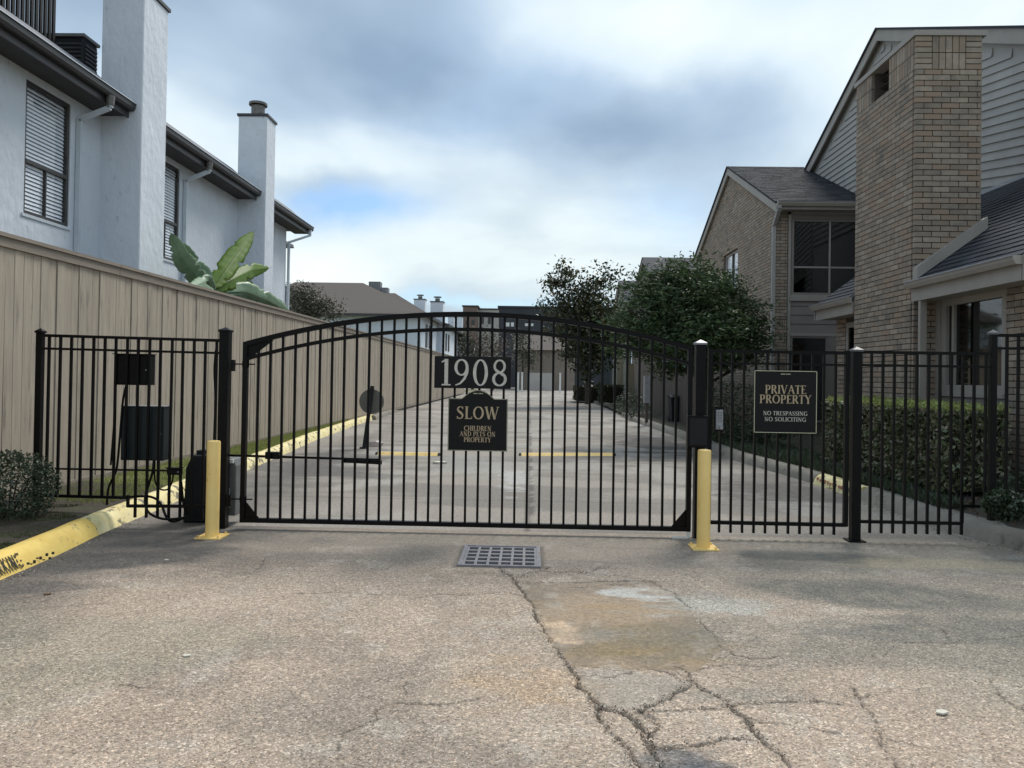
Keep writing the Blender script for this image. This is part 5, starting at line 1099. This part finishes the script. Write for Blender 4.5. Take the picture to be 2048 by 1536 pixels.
for i, (px, py, Y, r_, lab) in enumerate(((2010, 1010, 6.9, .17, 'small low plant on the bed in front of the end post'), (2050, 985, 7.5, .25, 'dark leafy plant behind the last fence panel at the right edge'), (1466, 815, 16.2, .75, 'dark upright bush left of the private property sign'), (1500, 872, 15.5, .35, 'low green shrub behind the keypad on the right bed'), (1450, 868, 17.0, .45, 'bushy green shrub just right of the right gate post'), (1264, 818, 27, .62, 'round shrub at the inner kerb corner seen through the gate'), (1560, 850, 14.5, .35, 'shrub at the far foot of the clipped hedge'))):
    p = U(px, py, Y=Y); shrub((p.x, Y, max(p.z, .15+r_*.6)), (r_*1.1, r_, r_*.8), int(1300+900*r_), .045+.02*r_, M_leafD if i != 4 else M_hedge, lab)
# banana plant
t = thing('banana_plant', 'banana plant with torn leaves rising over the plank fence', 'plant', (-6.1, 14.3, 0)); XBn = -6.05
o = MB().tube([(XBn, 14.1, 0), (XBn, 14.15, 1.5), (XBn, 14.2, 2.9)], [.13, .11, .07], 12).build('stem', pmat('banana_stem', (.16, .18, .08), (.12, .12, .06)), t); smooth_angle(o)
def bleaf(P, W, mat, fold=.25, n=34, Xs=None, label=None):
    """P: pixel polyline of the midrib with X depth"""
    mid = [U(a, b, X=x_) for a, b, x_ in P]; Q = []
    for i in range(n+1):
        u = i/n*(len(mid)-1); j = min(int(u), len(mid)-2); Q.append(mid[j].lerp(mid[j+1], u-j))
    for _ in range(2): Q = [Q[0]]+[(Q[i-1]+Q[i]*2+Q[i+1])/4 for i in range(1, n)]+[Q[-1]]
    rows = []; torn = {True: set(random.sample(range(5, n-2), 3)), False: set(random.sample(range(5, n-2), 3))}
    for i, q in enumerate(Q):
        d = (Q[min(i+1, n)]-Q[max(i-1, 0)]).normalized(); v = (q-CAMLOC).normalized(); s = d.cross(v).normalized(); u = i/n
        w = W*(math.sin(math.pi*min(1, u*1.02+.04))**.55)*(.55 if u < .08 else 1)*(1-.10*random.random()); nrm = s.cross(d); row = []
        for k in (-1, -.72, -.45, -.2, 0, .2, .45, .72, 1):
            wob = .03*math.sin(i*2.3+k*3)*abs(k); tear = 1-(random.uniform(.2, .5) if (i in torn.get(k > 0, ()) and abs(k) > .6) else 0); row.append(q+s*w*k*tear+nrm*(fold*w*abs(k)+wob*W*2))
        rows.append(row)
    lf = MB().sheet(rows).build('leaf', mat, t, label); lf.data.polygons.foreach_set('use_smooth', [True]*len(lf.data.polygons))
    so_ = lf.modifiers.new('thickness', 'SOLIDIFY'); so_.thickness = .003
    MB().tube([q-(q-CAMLOC).normalized()*.008 for q in Q], [.013*(1-.75*i/n) for i in range(n+1)], 6).build('midrib', mat, lf)
bleaf([(425, 578, -6.0), (450, 540, -5.95), (485, 492, -5.9), (512, 458, -5.85)], .20, M_banana, label='bright upright leaf')
bleaf([(430, 580, -6.0), (465, 560, -5.9), (505, 540, -5.85), (545, 535, -5.8)], .19, M_banana, label='bright leaf pointing right')
bleaf([(425, 585, -6.05), (395, 555, -6.1), (362, 515, -6.15), (338, 455, -6.2)], .19, M_bananad, label='grey green leaf leaning left')
bleaf([(425, 582, -6.05), (405, 545, -6.2), (380, 528, -6.3), (350, 540, -6.4)], .17, M_bananad)
bleaf([(440, 585, -6.0), (490, 582, -5.75), (535, 600, -5.55), (590, 632, -5.4)], .21, M_bananad, fold=.4, label='drooping leaf hanging over the fence cap')
bleaf([(420, 590, -6.1), (385, 585, -6.2), (350, 575, -6.3), (325, 560, -6.35)], .12, M_bananad)
bleaf([(428, 585, -6.1), (400, 545, -6.25), (370, 500, -6.35), (345, 480, -6.4)], .13, M_bananad, fold=.1)
bleaf([(440, 588, -6.05), (455, 570, -6.0), (480, 560, -5.95), (515, 572, -5.9)], .13, M_banana, fold=.3)
bleaf([(435, 588, -5.95), (400, 575, -5.8), (370, 582, -5.65), (345, 578, -5.55)], .12, M_bananad, fold=.5)
bleaf([(460, 590, -5.9), (510, 590, -5.7), (555, 605, -5.5), (580, 622, -5.45)], .12, M_bananad, fold=.35)
bleaf([(430, 585, -6.0), (415, 560, -5.9), (392, 572, -5.7), (372, 590, -5.6)], .12, M_bananad, fold=.4)
bleaf([(445, 585, -6.0), (470, 575, -5.9), (500, 580, -5.8), (530, 600, -5.7)], .14, M_bananad, fold=.3)
bleaf([(450, 590, -6.0), (500, 600, -5.9), (540, 615, -5.75), (570, 628, -5.6)], .10, M_bananad, fold=.5)
# ------------------------------------------------------------------ trees
def tree(name, base, trunk, blobs, nclump, per, leaf, mat, label, spread=.22, cat='tree', trunk_r=.12, shell_bias=.55, aspect=2.0, twig=True, updir=None, flat=.55):
    t = thing(name, label, cat, base); b = Vector(base); top = b+Vector(trunk)
    o = MB().tube([b, b.lerp(top, .35)+Vector((.06, .03, 0)), b.lerp(top, .7)+Vector((-.05, .02, 0)), top], [trunk_r, trunk_r*.8, trunk_r*.6, trunk_r*.35], 10).build('trunk', M_bark, t); smooth_angle(o, 80)
    cl = []
    vol = [bb[1][0]*bb[1][1]*bb[1][2] for bb in blobs]; tv = sum(vol)
    for (c, r_), v in zip(blobs, vol):
        k = max(3, int(nclump*v/tv)); d = rng.normal(size=(k, 3)); d /= np.linalg.norm(d, axis=1)[:, None]; f = rng.random(k)**(shell_bias); cl.append(np.array(c)+d*f[:, None]*np.array(r_))
    cl = np.concatenate(cl); m = MB()
    for c, r_ in blobs:
        cc = Vector(c); s = b.lerp(top, random.uniform(.5, .95)); m.tube([s, s.lerp(cc, .5)+Vector((0, 0, -.1)), cc], [trunk_r*.45, trunk_r*.3, trunk_r*.12], 6)
        if twig:
            for q in cl[rng.integers(0, len(cl), 14)]:
                q = Vector(q)
                if (q-cc).length < max(r_)*1.15: m.tube([cc, q], [trunk_r*.12, .005], 4)
    m.build('branch', M_bark, t); n = len(cl)
    sz = spread*(0.6+.8*rng.random(n)); C = np.repeat(cl, per, 0)+rng.normal(size=(n*per, 3))*np.repeat(sz, per)[:, None]*np.array([1, 1, flat]); leaves('crown', C, leaf, mat, t, aspect=aspect, kind='stuff', updir=updir); return t
def bl(px, py, Y, rpx, rpy, ry=None): c = U(px, py, Y=Y); return ((c.x, Y, c.z), (rpx/F*Y, (ry or rpx/F*Y), rpy/F*Y))
Yt = 17.5
tree('leafy_tree', (4.05, Yt, .15), (.1, 0, 2.4), [bl(1375, 590, Yt, 95, 62), bl(1300, 640, Yt-.3, 65, 55), bl(1455, 640, Yt, 72, 62), bl(1390, 660, Yt-.4, 110, 50), bl(1330, 575, Yt+.3, 60, 45), bl(1480, 690, Yt, 50, 40), bl(1425, 570, Yt+.2, 50, 38), bl(1300, 690, Yt, 60, 30), bl(1400, 715, Yt, 90, 30), bl(1256, 650, Yt, 34, 34), bl(1240, 690, Yt, 26, 24), bl(1500, 655, Yt, 34, 28), bl(1508, 700, Yt, 34, 26), bl(1335, 533, Yt, 34, 16), bl(1400, 524, Yt+.2, 30, 13), bl(1450, 556, Yt, 28, 18), bl(1492, 612, Yt, 24, 20), bl(1292, 548, Yt, 24, 14), bl(1525, 672, Yt, 18, 16), bl(1345, 740, Yt, 40, 18), bl(1275, 590, Yt, 34, 30), bl(1375, 700, Yt-.5, 100, 40)],
     1000, 34, .12, M_leafB, 'big dense dark green tree with rounded crown in front of the brick gable house', spread=.20, shell_bias=.40, aspect=3.2, flat=.32, updir=((0, 0, -.25), np.array([1, 1, .45])), trunk_r=.10)
Yt = 40
tree('open_tree', (*[U(1175, 760, Y=Yt).x, Yt], .1), (-.2, 0, 4.6), [bl(1105, 560, Yt, 32, 28), bl(1135, 545, Yt, 35, 30), bl(1160, 590, Yt, 60, 40), bl(1205, 560, Yt, 38, 35), bl(1115, 610, Yt, 42, 28), bl(1190, 625, Yt, 60, 35), bl(1140, 655, Yt, 60, 30), bl(1215, 660, Yt, 55, 40), bl(1170, 700, Yt, 50, 45), bl(1180, 740, Yt, 35, 30), bl(1232, 640, Yt, 30, 25), bl(1190, 650, Yt-.5, 55, 40), bl(1165, 690, Yt-.5, 50, 40), bl(1200, 700, Yt-.3, 45, 40)],
     560, 17, .22, M_leafA, 'open-crowned broadleaf tree with sky showing through, standing mid-way up the road', spread=.25, trunk_r=.14)
Yt = 27
tree('bushy_tree', (*[U(620, 700, Y=Yt).x, Yt], 0), (0, 0, 3.2), [bl(610, 600, Yt, 42, 34), bl(585, 590, Yt, 26, 26), bl(645, 615, Yt, 35, 26), bl(600, 640, Yt, 40, 30), bl(665, 632, Yt, 20, 14)],
     330, 16, .09, M_leafol, 'olive brown bushy tree behind the plank fence in front of the brown hip roof', spread=.18, trunk_r=.08)
t = None
for px, Y, r_, mt, lab in ((945, 78, 26, M_leafbr, 'rust coloured bare-looking tree behind the number plate'), (985, 80, 30, M_leafbr, 'brown winter tree beside the far dark-roofed block'), (925, 76, 18, M_leafol, 'olive tree at the end of the white houses'), (1045, 84, 24, M_leafol, 'thin olive tree in front of the far tan house')):
    tree('far_tree', (U(px, 760, Y=Y).x, Y, 0), (0, 0, 5), [bl(px, 690, Y, r_, 26), bl(px-8, 670, Y, r_*.7, 18), bl(px+8, 715, Y, r_, 25)], 110, 9, .28, mt, lab, spread=.5, trunk_r=.15)
# ------------------------------------------------------------------ farther buildings
t = thing('far_house', 'white house under a brown hip roof beyond the plank fence', 'house', (-12, 53, 0)); YH = 53; xr = U(843, 628, Y=YH).x; ze_ = U(700, 628, Y=YH).z; xl = xr-13
MB().box((xl, YH, 0), (xr, YH+22, ze_)).build('wall', M_stucco, t)
e = .6; zr = U(660, 566, Y=YH+4.5).z
m = MB(); A_ = [(xl-e, YH-e, ze_), (xr+e, YH-e, ze_), (xr+e, YH+9, ze_), (xl-e, YH+9, ze_)]; rx0, rx1 = U(590, 566, Y=YH+4.2).x, U(726, 566, Y=YH+4.2).x
m.v = [Vector(p) for p in A_]+[Vector((rx0, YH+4.2, zr)), Vector((rx1, YH+4.2, zr))]; m.f = [(0, 1, 5, 4), (1, 2, 5), (2, 3, 4, 5), (3, 0, 4), (3, 2, 1, 0)]; m.build('roof', M_shinglebr, t)
zr2 = U(770, 586, Y=YH+3).z; m = MB(); m.v = [Vector(p) for p in [(xr-6, YH-e-.02, ze_+.01), (xr+e+.02, YH-e-.02, ze_+.01), (xr+e+.02, YH+22, ze_+.01), (xr-6, YH+22, ze_+.01)]]+[Vector((U(790, 586, Y=YH+3).x, YH+3, zr2)), Vector((U(790, 586, Y=YH+3).x, YH+20, zr2)), Vector((U(750, 586, Y=YH+3).x, YH+3, zr2)), Vector((U(750, 586, Y=YH+3).x, YH+20, zr2))]
m.f = [(0, 1, 4, 6), (1, 2, 5, 4), (4, 5, 7, 6), (3, 0, 6, 7), (2, 3, 7, 5)]; m.build('roof', M_shinglebr, t)
MB().box((xl-e, YH-e-.03, ze_-.16), (xr+e, YH-e-.001, ze_+.0)).box((xr+e-.03, YH-e, ze_-.16), (xr+e+.001, YH+22, ze_)).build('fascia', M_dkfascia, t)
for yy in (YH+2.2, YH+4.0, YH+12, YH+14): MB().box((xr+.001, yy, 3.6), (xr+.05, yy+.9, 5.3)).build('window', M_winframe, t)
xx = U(700, 650, Y=YH).x
for dx in (0, 1.2): MB().box((xx+dx, YH-.03, 3.7), (xx+dx+.06, YH-.001, 5.2)).build('trim_strip', M_trimw, t)
def far_chimney(px0, px1, pyt, Y, lab, z0=0):
    x0, x1 = U(px0, pyt, Y=Y).x, U(px1, pyt, Y=Y).x; zt = U(px0, pyt, Y=Y).z; t = thing('chimney_stack', lab, 'chimney', ((x0+x1)/2, Y, z0))
    MB().box((x0, Y, z0), (x1, Y+1, zt)).build('stack', M_stucco, t); MB().box((x0-.05, Y-.05, zt), (x1+.05, Y+1.05, zt+.08)).build('cap', M_dkfascia, t)
    cx = (x0+x1)/2; MB().tube([(cx, Y+.5, zt+.08), (cx, Y+.5, zt+.35)], .2, 10).tube([(cx, Y+.5, zt+.42), (cx, Y+.5, zt+.5)], .33, 10).tube([(cx-.15, Y+.5, zt+.3), (cx-.15, Y+.5, zt+.45)], .02, 4).tube([(cx+.15, Y+.5, zt+.3), (cx+.15, Y+.5, zt+.45)], .02, 4).build('flue_cap', M_pipe, t)
far_chimney(828, 850, 599, 70, 'white chimney stack rising behind the right slope of the brown roof'); far_chimney(861, 886, 604, 62, 'white chimney stack next right from the brown roof, nearest the road')
far_chimney(896, 908, 634, 96, 'small distant white chimney left of the red brick block'); far_chimney(914, 925, 634, 104, 'tiny distant white chimney touching the red brick block')
t = thing('far_house', 'white row house further on with dark shuttered windows beside the number plate', 'house', (-7.6, 75, 0)); xw = U(888, 700, Y=63.2).x-.1
MB().box((xw-8, 63.2, 0), (xw, 100, 5.7)).build('wall', M_stucco, t); MB().box((xw-8, 63, 5.7), (xw+.5, 100, 5.9)).build('eave', M_dkfascia, t); MB().prism([(xw+.4, 63, 5.9), (xw-8, 63, 5.9), (xw-4, 63, 7.3)], (0, 37, 0)).build('roof', M_shinglebr, t)
for yy in (65, 67, 73, 77, 84, 90): MB().box((xw+.001, yy, 3.7), (xw+.05, yy+.9, 5.2)).build('window', M_winframe, t)
for (a, b, pt, pb, Y, lab, sx) in ((737, 760, 563, 587, YH+4.4, 'larger grey rooftop unit on the ridge of the brown roof', 1), (761, 775, 575, 588, YH+4.6, 'smaller grey rooftop unit right of the ridge', 1)):
    x0, x1, z0, z1 = U(a, pb, Y=Y).x, U(b, pb, Y=Y).x, U(a, pb, Y=Y).z-.5, U(a, pt, Y=Y).z; u = thing('rooftop_unit', lab, 'air conditioner', ((x0+x1)/2, Y, z0)); MB().box((x0, Y, z0), (x1, Y+.8, z1)).build('body', M_grey, u)
    for i in range(5): MB().box((x0+.02+i*(x1-x0)/5, Y-.02, z0+.1), (x0+i*(x1-x0)/5+.08, Y-.001, z1-.08)).build('louvre', M_capmetal, u)
def block(px0, px1, pyt, Y, D, mat, lab, win=None, cat='building'):
    x0, x1, z1 = U(px0, pyt, Y=Y).x, U(px1, pyt, Y=Y).x, U(px0, pyt, Y=Y).z; t = thing('far_building', lab, cat, ((x0+x1)/2, Y, 0)); MB().box((x0, Y, 0), (x1, Y+D, z1)).build('wall', mat, t); MB().box((x0-.2, Y-.2, z1), (x1+.2, Y+D, z1+.25)).build('parapet', M_fardark if mat != M_fardark else M_farpale if False else M_fardark, t)
    for (a, b, c_, d_) in win or []: MB().box((U(a, c_, Y=Y).x, Y-.06, U(a, d_, Y=Y).z), (U(b, c_, Y=Y).x, Y-.002, U(a, c_, Y=Y).z)).build('window', M_white if mat == M_fardark else M_winframe, t)
    return t
block(926, 955, 613, 150, 12, M_farred, 'distant reddish brick block left of the pale block', [(932, 938, 640, 650), (943, 949, 640, 650)])
block(956, 998, 619, 152, 12, M_farpale, 'distant pale block between the brick block and the dark roof', [(962, 968, 632, 648), (976, 982, 632, 648)])
block(998, 1245, 615, 110, 14, M_fardark, 'long dark low-pitched building closing the far end of the road', [(1012, 1019, 645, 653), (1022, 1028, 645, 653), (1050, 1058, 647, 652), (1062, 1067, 647, 652)])
t = thing('far_house', 'tan house with a small dark window at the end of the road', 'house', (U(1075, 770, Y=88).x, 88, 0)); x0, x1 = U(1034, 700, Y=88).x, U(1150, 700, Y=88).x; zt = U(1060, 700, Y=88).z
MB().box((x0, 88, 0), (x1, 98, zt)).build('wall', M_fartan, t); MB().prism([(x0-.4, 87.5, zt), (x1+.4, 87.5, zt), (x1-1, 92, zt+2), (x0+1, 92, zt+2)], (0, .3, 0)).build('roof', M_shinglebr, t); MB().prism([(x0-.4, 87.4, zt), (x0-.4, 92.5, zt+1.9), (x0-.4, 98, zt)], (x1-x0+.8, 0, 0)).build('roof', M_shinglebr, t)
MB().box((U(1051, 720, Y=88).x, 87.9, U(1051, 728, Y=88).z), (U(1065, 720, Y=88).x, 87.99, U(1051, 704, Y=88).z)).build('window', M_winframe, t)
# low pale gate at the road end, posts
t = thing('pale_gate', 'low pale board gate closing the far end of the road', 'gate', (U(1082, 780, Y=76).x, 76, 0)); x0, x1 = U(1059, 770, Y=76).x, U(1104, 770, Y=76).x; n = 14
for i in range(n): MB().box((x0+(x1-x0)*i/n, 76, .1), (x0+(x1-x0)*(i+1)/n-.02, 76.04, 1.95)).build('board', M_trimw if False else M_tanwood if False else M_farpale, t)
for px, Y, lab in ((1036, 74, 'slim white post left of the pale far gate'), (1044, 74.5, 'second slim white post left of the pale far gate'), (1120, 74, 'slim white post right of the pale far gate')):
    p = U(px, 780, Y=Y); m = MB().box((p.x-.09, Y-.09, 0), (p.x+.09, Y+.09, 1.9)).box((p.x-.12, Y-.12, 1.901), (p.x+.12, Y+.12, 1.97)); tag(m.build('white_post', M_white), lab, 'post')
# right side mid-distance: patio fences, hedges, bins
def plankwall(name, label, x, y0, y1, z0, z1, mat, axis='X', w=.14, cat='fence'):
    t = thing(name, label, cat, (x, (y0+y1)/2, z0) if axis == 'X' else ((y0+y1)/2, x, z0)); y = y0; c = boxmesh('board', .03 if axis == 'X' else w-.008, w-.008 if axis == 'X' else .03, z1-z0, mat)
    while y+w <= y1: link('board', c, t, (x+random.uniform(-.004, .004), y+w/2, (z0+z1)/2) if axis == 'X' else (y+w/2, x+random.uniform(-.004, .004), (z0+z1)/2)); y += w
    MB().box(*(((x-.03, y0, z1), (x+.04, y1, z1+.03)) if axis == 'X' else ((y0, x-.03, z1), (y1, x+.04, z1+.03)))).build('cap_board', mat, t); return t
plankwall('patio_fence', 'dark brown board fence under the big leafy tree', 4.75, 19.5, 29.5, .12, 1.85, M_darkwood)
plankwall('patio_fence', 'tall tan board fence seen through the gate left of the big tree', 48, U(1234, 740, Y=48).x, U(1252, 740, Y=48).x, .1, U(1240, 694, Y=48).z, M_tanwood, 'Y')
plankwall('patio_fence', 'shorter tan board fence stepping down beside the tall tan one', 44, U(1255, 740, Y=44).x, U(1282, 740, Y=44).x, .1, U(1265, 728, Y=44).z, M_tanwood, 'Y')
plankwall('garage_front', 'dark teal boarded wall behind the open tree', 52, U(1196, 740, Y=52).x, U(1222, 740, Y=52).x, .1, U(1210, 682, Y=52).z, pmat('teal_board', (.07, .09, .10), (.05, .065, .075)), 'Y', cat='wall')
def hedge2(px0, px1, pyt, Y, d, label):
    x0, x1, z1 = U(px0, pyt, Y=Y).x, U(px1, pyt, Y=Y).x, U(px0, pyt, Y=Y).z; t = thing('hedge', label, 'hedge', (x0, Y, .1)); MB().box((x0+.1, Y+.1, .1), (x1-.1, Y+d, z1-.1)).build('branches', M_core, t); leaves('foliage', shell(2200, x0, x1, Y, Y+d, .12, z1, .1), .12, M_leafA, t, kind='stuff')
hedge2(1152, 1200, 772, 45, 3, 'dark low clipped hedge on the island left of the gap'); hedge2(1203, 1250, 770, 42, 3, 'dark low clipped hedge right of the island gap')
ki = thing('kerb', 'curved pale kerb of the planted island seen through the gate', 'kerb', (4, 40, 0)); kpart(G([(1250, 812), (1215, 812), (1185, 806), (1152, 797)]), 1, M_kerbg, ki) 
t = thing('utility_cabinet', 'pale grey electrical cabinet on a post under the big tree', 'cabinet', (U(1296, 800, Y=24).x, 24, .1)); x0, x1 = U(1289, 780, Y=24).x, U(1301, 780, Y=24).x; MB().box((x0, 24, U(1295, 806, Y=24).z), (x1, 24.25, U(1295, 752, Y=24).z)).build('case', M_capmetal, t); MB().box((x0+.05, 24.05, 0.1), (x1-.05, 24.2, U(1295, 806, Y=24).z)).build('stand', M_darkwood, t)
def bin_(px, py, Y, w, h, label):
    p = U(px, py, Y=Y); t = thing('wheelie_bin', label, 'bin', (p.x, Y, .14)); z0 = .14; m = MB(); m.v = [Vector(q) for q in ((p.x-w*.42, Y-.25, z0), (p.x+w*.42, Y-.25, z0), (p.x+w*.42, Y+.25, z0), (p.x-w*.42, Y+.25, z0), (p.x-w*.5, Y-.3, z0+h), (p.x+w*.5, Y-.3, z0+h), (p.x+w*.5, Y+.3, z0+h), (p.x-w*.5, Y+.3, z0+h))]; m.f = [(3, 2, 1, 0), (4, 5, 6, 7), (0, 1, 5, 4), (1, 2, 6, 5), (2, 3, 7, 6), (3, 0, 4, 7)]
    m.build('body', M_bluebin, t, bevel=.02); MB().prism([(p.x-w*.53, Y-.33, z0+h+.002), (p.x-w*.53, Y+.33, z0+h+.002), (p.x-w*.53, Y+.25, z0+h+.08), (p.x-w*.53, Y-.2, z0+h+.06)], (w*1.06, 0, 0)).build('lid', M_bluebin, t)
    for s in (-1, 1): MB().tube([(p.x+s*w*.38, Y+.28, z0+.1), (p.x+s*w*.46, Y+.28, z0+.1)], .1, 12).build('wheel', M_blackmatte, t)
bin_(1357, 830, 24, .6, .8, 'navy wheelie bin under the big tree left of the gate post')
# litter on the driveway
for i, (px, py, s, mt, lab) in enumerate(((1883, 1427, .03, M_litter, 'pale leaf scrap lying on the driveway at lower right'), (96, 1190, .025, M_dryleaf, 'dead brown leaf on the driveway near the yellow kerb'), (374, 1313, .022, M_litter, 'tiny white scrap on the left part of the driveway'), (333, 1121, .018, M_litter, 'white pebble near the dark stain left of the bollard'), (880, 927, .12, M_litter, 'flat pale scrap on the road behind the SLOW sign'))):
    p = U(px, py, Z=0); m = MB().prism([(p.x-s, p.y-s*.4, .004), (p.x-s*.2, p.y-s*.8, .004), (p.x+s, p.y-s*.2, .004), (p.x+s*.6, p.y+s*.6, .004), (p.x-s*.5, p.y+s*.5, .004)], (0, 0, s*.25)); tag(m.build('litter', mt), lab, 'litter')

# grit, crumbs and dead leaves caught in the cracks, by the grate and along the kerb feet
P = []
for k_, n_, sp_ in ((0, 420, .014), (6, 160, .014), (7, 130, .018), (8, 170, .02), (9, 80, .015), (3, 120, .03), (28, 80, .02), (32, 90, .02)):
    g_ = G(CRACKS[k_][0]); ln = len(g_)-1
    for _ in range(n_):
        u_ = random.random()*ln; i_ = min(int(u_), ln-1); f_ = u_-i_; P.append((g_[i_][0]+(g_[i_+1][0]-g_[i_][0])*f_+random.gauss(0, sp_), g_[i_][1]+(g_[i_+1][1]-g_[i_][1])*f_+random.gauss(0, sp_), .004))
for line, sd_ in ((KL+KL2[1:], 1), (RA, -1)):
    for _ in range(900):
        u_ = random.random()*(len(line)-1); i_ = min(int(u_), len(line)-2); f_ = u_-i_; P.append((line[i_][0]+(line[i_+1][0]-line[i_][0])*f_+sd_*abs(random.gauss(0, .06)), line[i_][1]+(line[i_+1][1]-line[i_][1])*f_, .004))
for _ in range(500): P.append((random.uniform(-4, 4.4), random.uniform(2.8, 7.1), .003))
P = np.array(P); h_ = len(P)//2; rng.shuffle(P)
leaves('grit', P[:h_], .0085, M_dryleaf, kind='stuff', off=(0, 0, 0), aspect=1.3, updir=((0, 0, 0), np.array([1, 1, .25])))
leaves('gravel', P[h_:], .009, pmat('pale_crumb', (.42, .38, .33), (.3, .27, .23), island=.4), kind='stuff', off=(0, 0, 0), aspect=1.2, updir=((0, 0, 0), np.array([1, 1, .25])))
